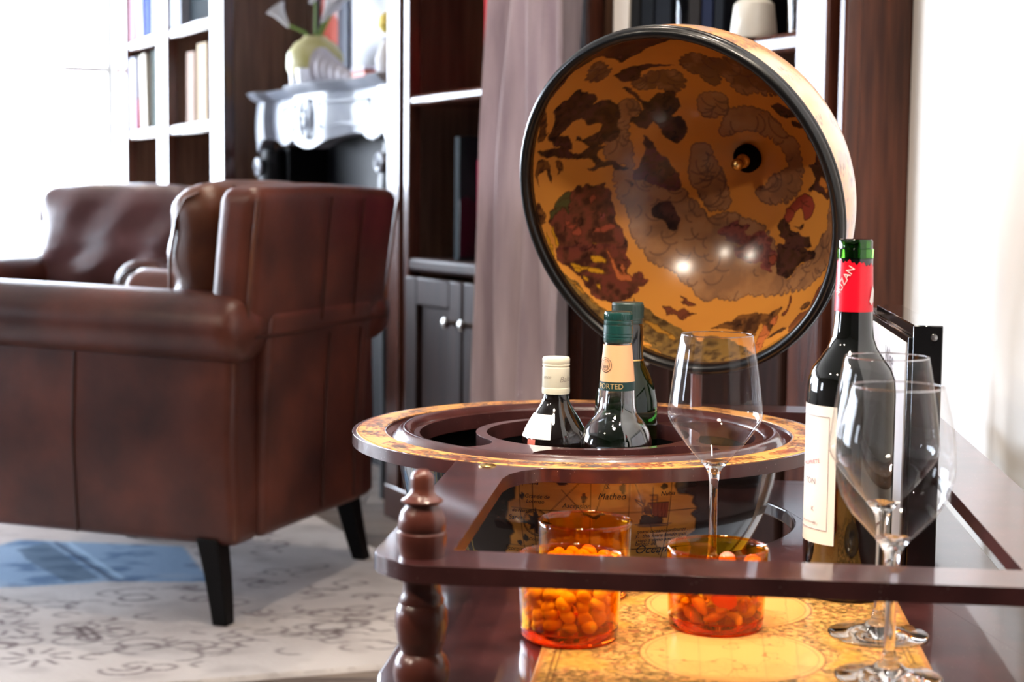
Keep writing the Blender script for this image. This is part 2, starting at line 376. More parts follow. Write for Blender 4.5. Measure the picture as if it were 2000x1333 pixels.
LID_ART=[
('c',[-198,64,-168,53,-153,3,-143,-38,-123,-58,-122,-94,-105,-124,-104,-167,-101,-188,-114,-209,-159,-210,-189,-196,-192,-170,-221,-154,-226,-117,-244,-93,-245,-59,-250,-33,-235,-4,-236,30,-222,56]),
('c',[-97,120,-71,166,-46,205,4,215,50,211,72,203,110,204,139,173,170,144,184,95,224,88,230,93,248,65,251,3,255,-40,242,-92,212,-137,166,-175,109,-175,67,-177,34,-153,30,-132,75,-113,111,-76,151,-64,193,-43,188,-3,176,36,139,70,81,94,64,112,28,127,-22,116,-45,113,-75,99,-96,104]),
('c',[-562,2,-566,-56,-552,-109,-522,-159,-506,-202,-512,-249,-501,-307,-470,-351,-439,-365,-447,-387,-403,-426,-358,-448,-302,-467,-291,-485,-254,-522,-219,-538,-206,-563,-173,-579,-181,-575,-147,-595,-123,-602,-108,-568,-82,-584,-26,-594,23,-579,40,-564,91,-562,150,-561,250,-554,296,-531,220,-458,147,-388,84,-292,39,-276,-11,-263,-59,-242,-87,-231,-121,-234,-169,-251,-195,-257,-203,-228,-229,-208,-240,-178,-275,-157,-281,-138,-298,-117,-352,-111,-401,-88,-456,-55,-488,-41,-485,16,-466,130,-497,184,-529,196,-573,166,-591,112,-573,61,-536,50,-501,54,-493,10,-542,9]),
('c',[246,-514,268,-466,307,-425,367,-389,386,-343,398,-321,409,-294,456,-254,435,-206,442,-158,455,-134,503,-214,572,-328,568,-345,494,-414,452,-474,392,-519,305,-534]),
('c',[-478,329,-455,345,-418,339,-395,300,-420,260,-455,253,-467,215,-481,127,-517,139,-500,241]),
('C',[-351,446,-301,467,-193,447,-181,377,-218,321,-265,348,-315,380,-374,386,-383,431]),
('c',[-144,284,-99,296,-56,287,-37,259,-58,231,-53,205,-87,191,-137,188,-162,203,-160,242]),
('C',[-157,498,-110,532,-51,527,-23,485,10,476,89,495,152,446,191,347,215,299,181,277,106,298,54,283,21,292,-4,354,-10,415,-30,406,-31,365,-68,330,-95,362,-100,409,-131,409,-152,453]),
('d',[-341,331,-319,344,-285,344,-245,328,-239,288,-219,293,-237,255,-266,226,-283,199,-246,204,-233,164,-236,132,-261,99,-302,90,-344,119,-350,158,-346,179,-366,206,-393,165,-413,175,-437,218,-461,227,-453,247,-416,244,-405,274,-392,250,-392,309,-403,365,-433,408,-430,418,-394,395,-378,319,-356,306]),
('d',[-620,552,-589,535,-577,484,-543,457,-557,407,-577,395,-535,399,-501,374,-481,319,-496,240,-521,140,-619,177,-619,218,-592,231,-570,241,-575,270,-601,282,-647,280,-640,345,-682,350,-726,319,-765,310,-809,285,-827,320,-787,388,-760,436,-754,504,-707,528,-658,515]),
('d',[-298,949,-197,868,-136,740,-39,680,-174,668,-237,643,-298,626,-372,598,-393,650,-434,768,-513,747,-593,731,-666,659,-739,624,-785,623,-729,774,-570,939,-454,952]),
('d',[-422,528,-389,551,-315,535,-215,490,-168,463,-326,505,-349,451,-388,439,-424,472,-454,529]),
('C',[-559,586,-512,659,-469,703,-447,667,-432,568,-472,551,-514,523]),
('b',[-785,623,-781,502,-816,417,-843,369,-810,374,-854,321,-886,350,-835,482]),
('d',[-913,308,-841,256,-793,247,-752,194,-723,158,-672,159,-615,159,-578,140,-620,128,-606,72,-561,62,-537,42,-501,28,-500,15,-530,11,-557,39,-606,50,-636,37,-666,48,-672,64,-657,58,-624,60,-649,102,-729,126,-760,156,-851,204,-895,253]),
('d',[-820,329,-782,319,-732,289,-719,246,-727,186,-760,199,-801,253,-809,288]),
('d',[-705,249,-661,215,-616,234,-564,210,-573,166,-615,154,-664,156,-664,201,-701,225]),
('b',[-923,230,-874,225,-853,170,-850,103,-856,43,-868,91,-874,143,-920,155,-925,100,-921,64,-941,109,-939,179]),
('b',[-818,172,-787,155,-789,109,-832,68,-814,116]),
('b',[-952,15,-914,-87,-937,-130,-917,-142,-964,-152,-978,-94,-978,-61]),
('m',[-744,11,-720,-2,-710,-19,-683,-6,-665,-29,-636,-24,-606,-37,-609,-58,-582,-77,-592,-117,-573,-129,-583,-152,-566,-188,-576,-220,-570,-245,-543,-278,-532,-308,-529,-363,-865,-318,-876,-274,-892,-195,-915,-128,-874,-66,-830,-38,-787,-6,-748,-11]),
('g',[-875,-76,-861,-46,-817,-19,-760,-7,-749,-20,-793,-47,-778,-66,-800,-92,-788,-143,-805,-133,-818,-86,-845,-111,-873,-131,-906,-141,-907,-110]),
('r',[-781,-256,-788,-231,-754,-211,-742,-223,-754,-257]),
('r',[-700,-240,-666,-233,-608,-218,-573,-237,-594,-262,-635,-265]),
('r',[-834,-177,-807,-151,-776,-201,-754,-161,-752,-189,-787,-222]),
('r',[-691,-66,-659,-71,-640,-84,-669,-90,-693,-123]),
('p',[-661,-174,-628,-172,-622,-186,-651,-198]),
('y',[-894,-165,-877,-195,-867,-241,-857,-283,-884,-293,-883,-247,-898,-194]),
('y',[-941,-191,-921,-207,-896,-312,-918,-307]),
('y',[-700,-302,-670,-311,-630,-353,-646,-345,-675,-319]),
('D',[-428,136,-417,138,-383,100,-363,46,-338,22,-322,-23,-300,-49,-299,-76,-285,-104,-309,-116,-352,-111,-401,-85,-456,-51,-485,-41,-484,-9,-447,20,-427,77]),
('d',[-410,-165,-384,-156,-340,-154,-338,-173,-324,-212,-295,-237,-313,-266,-324,-299,-358,-285,-373,-257,-409,-226,-415,-191]),
('b',[-528,-32,-506,-35,-482,-54,-495,-64,-500,-79,-505,-53]),
('d',[141,-254,167,-249,187,-258,200,-279,223,-298,278,-308,326,-296,317,-326,352,-356,118,-363,137,-343,177,-355,175,-323,131,-315,151,-296,125,-273]),
('d',[125,-353,321,-338,294,-363,381,-347,376,-381,304,-418,275,-458,231,-484,214,-470,155,-462,147,-407]),
('R',[158,-246,181,-199,217,-157,266,-135,309,-141,333,-167,337,-202,308,-241,276,-247,266,-209,249,-197,220,-207,194,-233,173,-256]),
('b',[198,-268,244,-275,282,-247,254,-296,241,-283]),
('p',[-155,-306,-134,-284,-104,-270,-73,-267,-47,-253,-49,-278,-2,-267,-4,-292,-31,-306,3,-320,41,-294,78,-286,87,-314,108,-338,98,-376,-130,-339,-107,-328]),
('p',[-72,-359,94,-355,142,-389,153,-425,127,-449,149,-474,93,-462,69,-440,82,-421,49,-430,-24,-410,-66,-404]),
('r',[96,-387,139,-392,150,-418,130,-445,111,-412]),
('d',[359,59,371,5,401,-1,433,-65,454,-112,419,-136,367,-134,331,-110,298,-121,290,-101,320,-93,323,-43,303,-27,310,-15,339,-7]),
('o',[363,-55,393,-57,425,-95,405,-121,366,-101,355,-78]),
('d',[136,230,190,244,258,231,279,197,254,185,186,181]),
('d',[243,168,278,169,311,170,330,134,348,86,317,93,312,131,294,155,246,133]),
('m',[-880,-286,-530,-339,-526,-364,-538,-384,-518,-403,-511,-429,-527,-462,-504,-503,-494,-477,-475,-467,-440,-495,-430,-513,-445,-532,-473,-530,-466,-557,-495,-599,-543,-629,-591,-631,-633,-616,-681,-607,-711,-565,-740,-503,-815,-426,-864,-395,-901,-333]),
('y',[-803,-398,-784,-395,-738,-429,-684,-434,-640,-456,-632,-465,-684,-462,-739,-448,-777,-455,-805,-422]),
('y',[-753,-477,-721,-489,-702,-509,-740,-503]),
('y',[-705,-376,-683,-374,-640,-383,-624,-403,-619,-425,-653,-414,-684,-406,-701,-391]),
('f',[-631,-328,-611,-356,-586,-397,-569,-434,-556,-461,-532,-458,-522,-480,-505,-498,-503,-520,-545,-515,-579,-495,-577,-455,-607,-396]),
('f',[-561,-417,-545,-414,-527,-458,-552,-461]),
('y',[-684,-520,-656,-526,-646,-555,-660,-555]),
('e',[-983,-289,-943,-304,-907,-384,-847,-449,-779,-511,-720,-581,-679,-628,-620,-669,-584,-728,-597,-772,-699,-768,-812,-646,-901,-505]),
('y',[-933,-274,-914,-299,-900,-375,-847,-439,-848,-454,-912,-378]),
('h',[-857,-432,-799,-510,-720,-575,-739,-597,-789,-537,-844,-476]),
('h',[-720,-586,-680,-617,-614,-680,-606,-707,-649,-660,-699,-623]),
('e',[-499,-599,-456,-631,-391,-663,-350,-695,-291,-721,-208,-761,-131,-792,-77,-832,-74,-787,86,-798,282,-871,414,-895,577,-883,620,-816,651,-760,674,-713,708,-622,720,-582,681,-702,619,-822,530,-949,227,-1010,-54,-993,-164,-961,-386,-876,-433,-690]),
('h',[-390,-863,-309,-911,-168,-954,-151,-1000,-304,-948]),
('h',[-424,-715,-368,-727,-293,-773,-216,-810,-225,-835,-325,-788]),
('B',[-282,-581,-237,-598,-225,-615,-166,-617,-200,-631,-240,-637,-268,-625,-246,-615]),
('B',[-343,-632,-285,-648,-268,-666,-250,-652,-198,-658,-206,-673,-155,-670,-210,-701,-244,-703,-263,-685,-308,-692,-304,-673]),
('b',[-81,-742,-28,-724,10,-702,44,-673,84,-653,149,-640,208,-664,225,-627,287,-611,291,-641,280,-660,273,-683,318,-745,230,-709,199,-701,209,-760,214,-780,151,-763,49,-738,-16,-747]),
('f',[233,-759,219,-695,261,-708,318,-745,318,-799,369,-865,332,-871,253,-800]),
('f',[261,-661,288,-646,303,-686,302,-715,258,-689]),
('B',[308,-654,316,-605,292,-564,313,-560,332,-608,333,-657]),
('b',[322,-782,348,-744,413,-706,439,-736,347,-776]),
('b',[437,-624,429,-602,495,-566,522,-591,485,-621]),
('B',[478,-631,550,-613,505,-557,522,-491,542,-464,556,-488,551,-553,586,-606,697,-649,677,-701,652,-755,494,-752,434,-700,444,-651]),
('h',[349,-858,416,-809,479,-757,565,-764,518,-825,395,-879])]

# ------------------------------------------------------------------ the room
FL = -0.006
m = MB().sbox(-2.95, 6.6, -.34, 6.0, -.12, -.012); floor = struct(m.build('floor', plain('subfloor', (70, 62, 58), .6)), 'grey brown wooden floor under the rug')
struct(MB().sbox(-3.2, 6.8, -.6, 6.2, 2.7, 2.9).build('ceiling', M_ceil), 'white ceiling')
struct(MB().sbox(-3.2, 6.8, -.5, -.335, -.1, 2.72).build('wall_back', M_white), 'wall behind the bookcases')
struct(MB().sbox(6.6, 6.8, -.4, 6.2, -.1, 2.72).build('wall_front', M_taupe))
# long boards: joints recessed, each board its own piece of the floor
mesh_cache = {}
for r_ in range(34):
    off = (r_ % 3) * .47
    for c in range(7):
        s0, n0 = 0, 0
        px = -5.1 + off + c * 1.25; py = 2.1 + r_ * .135
        if px > 1.2 or px + 1.25 < -4.2 or py > 5.2: continue
        key = (r_ + c) % 3
        if key not in mesh_cache:
            b = MB().box(.0015, 1.2485, .0015, .1335, -.012, 0); o = b.build('floorboard', M_floor[key], floor, bevel=.0012, seg=1); mesh_cache[key] = o.data
        else:
            o = bpy.data.objects.new('floorboard', mesh_cache[key]); COL.objects.link(o); o.parent = floor
            md = o.modifiers.new('edge', 'BEVEL'); md.width = .0012; md.segments = 1
        o.location = (px, py, 0)
# glazed wall on the window side: mullions, transom, panes, low sill wall
sillz = .42
wl = struct(MB().sbox(-3.15, -2.95, 1.15, 2.25, sillz, .86).sbox(-3.15, -2.95, -.34, 6.0, -.1, sillz).sbox(-3.15, -2.95, -.34, 6.0, 2.06, 2.72).sbox(-3.15, -2.95, -.34, .0, sillz, 2.06).sbox(-3.15, -2.95, 5.5, 6.0, sillz, 2.06).build('wall_left', M_white, smooth=0))
edges = [0.0, .205, 1.15, 2.25, 3.35, 4.45, 5.5]
for i in range(6):
    a, b = edges[i], edges[i + 1]; sillz = .86 if i == 2 else .42
    f = MB()
    if i != 1: f.sbox(-3.09, -3.0, a, a + .022, sillz, 2.06)
    if i != 0: f.sbox(-3.09, -3.0, b - .018, b, sillz, 2.06)
    f.sbox(-3.09, -3.0, a, b, sillz, sillz + .04).sbox(-3.09, -3.0, a, b, 2.02, 2.06)
    if i != 1: f.sbox(-3.09, -3.0, a, b, 1.372, 1.398)
    w_ = struct(f.build('window_%d' % (i + 1), M_white, smooth=0, bevel=.004))
    for z0, z1 in ((sillz + .04, 1.365), (1.405, 2.02)):
        MB().sbox(-3.047, -3.043, a + .022, b - .018, z0, z1).build('pane', M_pane, w_, smooth=0)
# unseen window, added opposite the bookcases as fill from the camera side
ww = MB().sbox(-3.2, 6.8, 6.0, 6.2, -.1, .9).sbox(-3.2, 6.8, 6.0, 6.2, 1.8, 2.72).sbox(-3.2, -1.2, 6.0, 6.2, .9, 1.8).sbox(-.4, 6.8, 6.0, 6.2, .9, 1.8)
struct(ww.build('wall_rear', M_taupe, smooth=0))
for i in range(1):
    a = -1.2; b = -.4
    f = MB().sbox(a, a + .05, 6.05, 6.13, .9, 1.8).sbox(b - .05, b, 6.05, 6.13, .9, 1.8).sbox(a, b, 6.05, 6.13, .9, .95).sbox(a, b, 6.05, 6.13, 1.75, 1.8)
    w_ = struct(f.build('window_%d' % (i + 7), M_white, smooth=0, bevel=.004))
    MB().sbox(a + .05, b - .05, 6.088, 6.092, .95, 1.75).build('pane', M_pane, w_, smooth=0)
struct(MB().sbox(-30, -3.25, -20, 30, -.2, -.13).build('ground_outside', plain('pale_paving', (190, 188, 184), .8), smooth=0))
# white wall close on the right, along the trolley
d = Vector((.1115, .9938, 0)); p0 = Vector((.658, 2.664, 0)); q = Vector((.9938, -.1115, 0))
pts = [p0, p0 - d * 1.75, p0 - d * 1.75 + q * .3, p0 + q * .3]
m = MB().add([p_ + Vector((0, 0, z)) for z in (-.01, 2.71) for p_ in pts], [(0, 3, 2, 1), (4, 5, 6, 7), (0, 1, 5, 4), (1, 2, 6, 5), (2, 3, 7, 6), (3, 0, 4, 7)])
struct(m.build('wall_right', M_white, smooth=0), 'white wall close beside the trolley')

# ------------------------------------------------------------------ rug
rp, rq = Vector((-.949, -.315, 0)), Vector((-.44, .897, 0)); rc = Vector((.095, 2.933, 0))
RW, RD = 2.3, 2.0
cv = Canvas(460, 400, 0, RW, 0, RD, (200, 194, 192))
n1 = cv.noise(9, 1); n2 = cv.noise(40, 2, 2)
cv.mix((n1 - .45) * 3, (178, 170, 168), .7); cv.mix((n2 - .55) * 4, (164, 157, 156), .5)
def rl(x, y): dd = Vector((x, y, 0)) - rc; return (dd.dot(rp), dd.dot(rq))
dk = (92, 78, 82)
def flower(x, y, r, seed):
    rr = random.Random(seed); c = rl(x, y)
    for k in range(9):
        t = 2 * pi * k / 9; cv.line([(c[0] + r * .45 * cos(t), c[1] + r * .45 * sin(t)), (c[0] + r * cos(t + .12), c[1] + r * sin(t + .12))], .0042, dk, .85)
def scroll(x, y, r, seed):
    rr = random.Random(seed); c = rl(x, y)
    for k in range(7):
        cx, cy = c[0] + rr.uniform(-r, r), c[1] + rr.uniform(-r, r); a0 = rr.uniform(0, 6.3); q_ = rr.uniform(.02, .045)
        cv.arc(cx, cy, q_, q_ * .7, a0, a0 + rr.uniform(1.5, 5), .0034, dk, .8)
for x, y, r in [(-.89, 2.96, .06), (-.80, 2.75, .06)]: flower(x, y, r, 3)
for i, (x, y) in enumerate([(-.78, 2.89), (-.53, 2.95), (-.45, 3.22), (-.36, 2.95), (-.33, 3.13), (-.6, 2.8), (-.66, 3.02), (-.42, 3.05), (-.28, 2.98), (-.95, 2.84), (-.5, 2.86), (-.25, 3.2), (-.98, 3.05), (-.9, 3.15), (-.6, 3.3), (-.75, 3.2), (-.2, 3.1), (-.4, 3.5), (-.3, 3.4), (-1.0, 2.95), (-.47, 3.9), (-.55, 4.0), (-.5, 3.8), (-.62, 4.1), (-.7, 2.85)]): scroll(x, y, .09, i)
cv.line([rl(*p_) for p_ in [(-.76, 2.97), (-.75, 2.99), (-.71, 2.90), (-.73, 2.89)]], .005, dk, .9, close=True)
blue = [(-1.10, 3.62), (-1.02, 3.82), (-.64, 3.80), (-.55, 3.42), (-.77, 3.385), (-.92, 3.31), (-1.10, 3.27)]  # patchwork strip plus the armchair's bluish shade, painted into the rug colour
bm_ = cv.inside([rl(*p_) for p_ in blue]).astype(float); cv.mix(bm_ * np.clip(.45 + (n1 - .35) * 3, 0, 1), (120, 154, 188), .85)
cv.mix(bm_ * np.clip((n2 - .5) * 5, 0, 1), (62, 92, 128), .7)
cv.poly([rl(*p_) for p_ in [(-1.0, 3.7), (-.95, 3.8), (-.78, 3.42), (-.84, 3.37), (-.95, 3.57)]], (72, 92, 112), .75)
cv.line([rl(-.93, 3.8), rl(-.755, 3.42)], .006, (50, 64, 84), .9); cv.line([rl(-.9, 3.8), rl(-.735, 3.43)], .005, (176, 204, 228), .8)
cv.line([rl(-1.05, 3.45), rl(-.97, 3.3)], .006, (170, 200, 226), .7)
g = np.zeros((402, 462, 3)); uu = np.linspace(0, RW, 462); vv = np.linspace(0, RD, 402)
for j, v_ in enumerate(vv):
    for_ = np.outer(uu, np.array(rp)) + np.array(rc) + v_ * np.array(rq); g[j] = for_
g[..., 2] = .009 + .0015 * (np.random.default_rng(3).random((402, 462)) - .5)
g[0, :, 2] = g[-1, :, 2] = 0.0; g[:, 0, 2] = g[:, -1, 2] = 0.0
UU, VV = np.meshgrid(uu, vv)
M_rug = painted('woven_rug', .95, spec=.1)
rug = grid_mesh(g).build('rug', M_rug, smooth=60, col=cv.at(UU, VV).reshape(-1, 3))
tag(rug, 'pale patchwork rug with dark floral sketch lines under the brown armchair', 'rug')

# ------------------------------------------------------------------ bookcases
def bookcase(name, label, posts, beads, shelves, s0, s1, doors=(), side_left=None, cabinet=True, dep=.30, lip=.0):
    t = thing(name, label, 'bookcase', W((s0 + s1) / 2, -dep / 2, 0), -radians(62)); I = root_inv(t)
    P = lambda nm, mb, mat=M_wood, bev=.004: mb.xf(I).build(nm, mat, t, bevel=bev, smooth=30)
    for a, b in posts: P('post', MB().sbox(a, b, -.03, .012, 0, 2.45))
    for a, b in beads: P('bead_moulding', MB().sbox(a, b, -.03, .006, 0, 2.45), M_wood, .005)
    P('back_panel', MB().sbox(s0, s1, -dep - .018, -dep, 0, 2.45), M_woodin, 0)
    P('top_board', MB().sbox(s0, s1, -dep, .03, 2.45, 2.50))
    P('plinth', MB().sbox(s0, s1, -dep, .018, 0, .09))
    for a, b in posts: P('side_panel', MB().sbox(a + .006, b - .006, -dep, -.03, 0, 2.45), M_woodin, 0)
    for a, b, z, th in shelves: P('shelf', MB().sbox(a, b, -dep, .004, z - th / 2, z + th / 2), M_door if z < .69 else M_wood, .009)
    for a, b, kn in doors:
        fr = MB().sbox(a, a + .07, 0, .02, .1, .655).sbox(b - .07, b, 0, .02, .1, .655).sbox(a + .07, b - .07, 0, .02, .585, .655).sbox(a + .07, b - .07, 0, .02, .1, .17).sbox(a + .07, b - .07, -.02, .006, .17, .585)
        dr = P('door', fr, M_door)
        if kn is not None:
            k = MB().lathe([(0, .0), (.006, .0), (.006, .012), (.013, .018), (.014, .026), (.008, .031), (0, .032)], 16)
            Mx = Matrix.Translation(W(kn, .02, .555)) @ N.to_track_quat('Z', 'Y').to_matrix().to_4x4(); k.xf(I @ Mx).build('knob', plain('pewter_' + name, (200, 196, 190), .25, metal=1) if 'pewter_' + name not in MATS else MATS['pewter_' + name], dr)
    return t
SH = .042
bookcase('bookcase', 'tall dark bookcase left of the fireplace, with white-glinting shelf edges',
    [(-2.86, -2.72), (-2.255, -2.115), (-1.57, -1.43)], [],
    [(a, b, z, SH) for a, b in ((-2.72, -2.255), (-2.115, -1.57)) for z in (.70, 1.10, 1.46, 1.82, 2.16)], -2.86, -1.43, [(-2.70, -2.27, None), (-2.1, -1.59, None)])
bookcase('bookcase', 'dark wooden bookcase with base cabinet between fireplace and curtain',
    [(-.03, .05), (.79, .90)], [(.065, .098)],
    [(.098, .79, 1.105, .028), (.098, .79, 1.5, .028), (.098, .79, 1.9, .028), (.075, .79, .685, .035)], -.03, .9, [(.11, .44, .40), (.45, .78, .49)])
bookcase('bookcase', 'dark bookcase behind the open globe lid, by the white wall',
    [(.92, 1.0), (1.69, 1.775)], [(1.795, 1.815)],
    [(1.0, 1.69, 1.128, .036), (1.0, 1.69, 1.5, .036), (1.0, 1.69, 1.9, .036), (1.0, 1.69, .685, .035)], .92, 1.815, [(1.01, 1.34, 1.30), (1.35, 1.68, 1.39)])
# the end panel of that run, seen square-on beside the white wall
struct(MB().sbox(1.800, 1.814, -.32, -.02, 0, 2.5).build('trim_1', M_wood, smooth=0), 'dark wooden end panel beside the white wall')

# books and other things on the shelves: (s0, s1, front n, depth, z0, height, lean degrees, colour, label)
M_paper = plain('page_edges', (196, 188, 172), .9, spec=.1)
def book(s0, s1, n, dep, z, h, lean, col, label, group=None, rough=.45):
    t = thing('book', label, 'book', W((s0 + s1) / 2, n - dep / 2, z), 0, group); I = root_inv(t)
    ck = 'cover_%d_%d_%d' % col; mt = MATS.get(ck) or plain(ck, col, max(.75, rough), spec=.08)
    th = s1 - s0; R = Matrix.Translation(W(s0, n, z)) 
    L = Matrix(((U.x, N.x, 0, 0), (U.y, N.y, 0, 0), (0, 0, 1, 0), (0, 0, 0, 1))) @ Matrix(((cos(radians(lean)), 0, sin(radians(lean)), 0), (0, 1, 0, 0), (-sin(radians(lean)), 0, cos(radians(lean)), 0), (0, 0, 0, 1)))
    T = I @ R @ L
    c = MB().box(0, .003, -dep, 0, 0, h).box(th - .003, th, -dep, 0, 0, h).box(0.003, th - .003, -.004, 0, 0, h)
    c.f = [tuple(reversed(q_)) for q_ in c.f]
    c.xf(T).build('cover', mt, t, smooth=30, bevel=.001, seg=1)
    b = MB().box(.003, th - .003, -dep + .005, -.004, .004, h - .004); b.f = [tuple(reversed(q_)) for q_ in b.f]
    b.xf(T).build('pages', M_paper, t, smooth=0)
    return t
Z1, Z2 = 1.10 + SH / 2, 1.46 + SH / 2
book(-2.715, -2.60, .0, .2, Z2, .29, 0, (150, 110, 122), 'thick dusty pink book at the left end of the upper shelf')
book(-2.575, -2.50, .0, .2, Z2, .30, -6, (186, 190, 222), 'pale lavender book leaning beside the dusty pink one')
book(-2.47, -2.375, .0, .2, Z2, .31, -3, (40, 62, 160), 'bright blue book on the upper left shelf')
book(-2.36, -2.27, .0, .2, Z2, .28, 0, (190, 190, 200), 'white book right of the bright blue book')
book(-2.11, -1.97, .0, .2, Z2, .30, 0, (180, 184, 196), 'white book at the left end of the second column, upper shelf')
book(-1.95, -1.60, -.03, .2, Z2, .29, 0, (22, 34, 40), 'wide black book filling the upper shelf of the second column')
book(-2.715, -2.625, .0, .2, Z1, .29, 0, (176, 178, 196), 'pale grey book at the left end of the lower shelf')
book(-2.60, -2.555, .0, .2, Z1, .12, 0, (120, 52, 66), 'short maroon book between two pale books, lower shelf')
book(-2.53, -2.45, .0, .2, Z1, .29, -5, (204, 196, 184), 'cream book leaning against the dark green one')
book(-2.41, -2.275, -.01, .2, Z1, .30, 0, (40, 52, 48), 'dark green box file at the right end of the lower shelf')
book(-1.90, -1.80, .0, .18, Z1, .255, 1, (160, 138, 126), 'beige book, left of the pair on the second column shelf')
book(-1.765, -1.65, .0, .18, Z1, .275, 0, (190, 170, 144), 'taller cream book, right of the pair on the second column shelf')
ZM = 1.119
book(.47, .52, -.02, .2, ZM, .215, 0, (196, 30, 40), 'bright red book on the shelf beside the curtain')
book(.523, .585, -.02, .2, ZM, .225, 0, (74, 88, 62), 'olive green book right of the bright red one')
book(.588, .66, -.02, .2, ZM, .24, 0, (24, 28, 44), 'dark navy book half behind the curtain')
ZC = .7025
t = book(.315, .345, -.02, .265, ZC, .305, 0, (30, 38, 42), 'large dark art book standing on the base cabinet', rough=.25)
I = root_inv(t)   # printed cover picture: a dim figure under a row of pale capitals
def on_cover(poly2, nm, col, lift=.0006):
    v = [W(.345 + lift, -.02 - a, ZC + b_) for a, b_ in poly2]; k = len(v)
    v2 = [W(.3445, -.02 - a, ZC + b_) for a, b_ in poly2]
    mb = MB().add(v + v2, [tuple(range(k))] + [(i, (i + 1) % k, k + (i + 1) % k, k + i) for i in range(k)])
    return mb.xf(I).build(nm, MATS.get('print_' + nm) or plain('print_' + nm, col, .3), t, smooth=0)
on_cover([(.0, .01), (.07, .01), (.075, .09), (.05, .14), (.02, .16), (.0, .15)], 'cover_picture', (14, 14, 16))
on_cover([(.055, .12), (.085, .11), (.10, .15), (.09, .19), (.07, .195), (.06, .17)], 'cover_figure', (150, 100, 80), .0012)
tm = text_mb('ANN', .022); tm.xf(I @ Matrix(((-N.x, 0, 0, W(.3464, -.02, 0).x - N.x * .065), (-N.y, 0, 0, W(.3464, -.02, 0).y - N.y * .065), (0, 1, 0, ZC + .245), (0, 0, 0, 1)))).build('title', plain('pale_ink', (150, 150, 150), .4), t, smooth=0)
book(.47, .53, -.005, .2, ZC, .245, 0, (170, 20, 70), 'magenta book standing in front of the large art book')
ZR = 1.146
book(1.085, 1.145, .0, .2, ZR, .25, 0, (236, 226, 214), 'cream book at the left end of the right bookcase shelf')
for k, (a, b, c) in enumerate([(1.15, 1.185, (24, 22, 20)), (1.188, 1.235, (16, 18, 22)), (1.238, 1.295, (20, 22, 28)), (1.345, 1.385, (36, 30, 26)), (1.388, 1.425, (20, 26, 50)), (1.428, 1.46, (14, 16, 22))]):
    book(a, b, .0 if k < 3 else -.005, .2, ZR, .26 - .01 * (k % 2), 0, c, ['black brown book next to the cream book behind the lid', 'plain black book, second of the dark row behind the lid', 'blue black book just left of the clear bottle', 'dark brown book just right of the clear bottle', 'navy book between two darker ones on the right shelf', 'thin black book left of the white flask'][k], 'dark books on the right bookcase')
def turned(name, label, cat, prof, mat, loc, seg=28, closed=False, parts=()):
    t = thing(name, label, cat, loc); MB().lathe(prof, seg, closed=closed).build('body', mat, t)
    for nm, pr, mt in parts: MB().lathe(pr, seg).build(nm, mt, t)
    return t
p = W(1.318, -.02, ZR); turned('glass_bottle', 'slim clear bottle between the dark books', 'bottle', [(0, 0), (.018, 0), (.02, .005), (.02, .15), (.009, .18), (.009, .225), (0, .225)], M_pane if False else M_glass, p, parts=[('stopper', [(0, .2255), (.011, .2255), (.011, .245), (0, .246)], M_brass)])
p = W(1.53, -.02, ZR); turned('flask', 'white ceramic flask with black stopper on the right shelf', 'bottle', [(0, 0), (.038, 0), (.042, .01), (.036, .06), (.028, .068), (.012, .072), (.012, .085), (0, .085)], plain('white_glaze', (240, 236, 224), .25, coat=.5), p, parts=[('stopper', [(0, .0855), (.013, .0855), (.014, .098), (.01, .112), (0, .114)], M_black)])
t = thing('picture_card', 'small framed card with grey picture on the right shelf', 'picture', W(1.56, -.15, ZR)); I = root_inv(t)
MB().sbox(1.48, 1.66, -.165, -.155, ZR, ZR + .16).xf(I).build('frame', plain('ivory_card', (238, 228, 212), .6), t, bevel=.002)
MB().sbox(1.505, 1.58, -.1555, -.1535, ZR + .03, ZR + .1).xf(I).build('print', mottled('grey_print', (120, 104, 96), (170, 150, 136), (20, 20, 20)), t, smooth=0)
p = W(1.59, -.07, ZR); turned('ink_bottle', 'small dark bottle before the framed card', 'bottle', [(0, 0), (.016, 0), (.018, .004), (.018, .04), (.007, .052), (.007, .07), (0, .07)], M_winebody, p)
p = W(1.648, -.03, ZR); turned('tumbler', 'clear glass tumbler at the right end of the shelf', 'glass', [(.0, .0), (.019, 0), (.022, .07), (.0205, .07), (.0175, .008), (0, .008)], M_glass, p)

# ------------------------------------------------------------------ fireplace
t = thing('fireplace', 'carved pale marble fireplace with black opening between the bookcases', 'fireplace', W(-.76, -.2, 0)); I = root_inv(t)
P = lambda nm, mb, mat=M_marble, bev=.004, sm=30: mb.xf(I).build(nm, mat, t, bevel=bev, smooth=sm)
c0 = -.76
def profile_top():
    q = []
    for x in np.linspace(-.56, .56, 57):
        a = abs(x); q.append((x, -.08 + (.055 * (1 if a < .13 else max(0, 1 - (a - .13) / .12)) - .0 + (.03 if a > .47 else 0))))
    return q
front = profile_top(); m = MB()
v = []
for z, g in ((1.170, -.012), (1.182, .006), (1.196, .018), (1.200, .012)):
    v += [W(c0 + x * .985, y + g, z) for x, y in front] + [W(c0 + .553, -.3, z), W(c0 - .553, -.3, z)]
k = len(front) + 2
f = [tuple(range(k))[::-1], tuple(range(3 * k, 4 * k))] + [(j * k + i, j * k + (i + 1) % k, (j + 1) * k + (i + 1) % k, (j + 1) * k + i) for j in range(3) for i in range(k)]
P('mantel_shelf', m.add(v, f), bev=0)
half = [(0, 1.004), (.04, 1.006), (.09, 1.016), (.16, 1.032), (.24, 1.045), (.29, 1.043), (.33, 1.028), (.37, 1.022), (.41, 1.03), (.45, 1.043), (.49, 1.044), (.52, 1.035), (.54, 1.01), (.55, 1.0)]
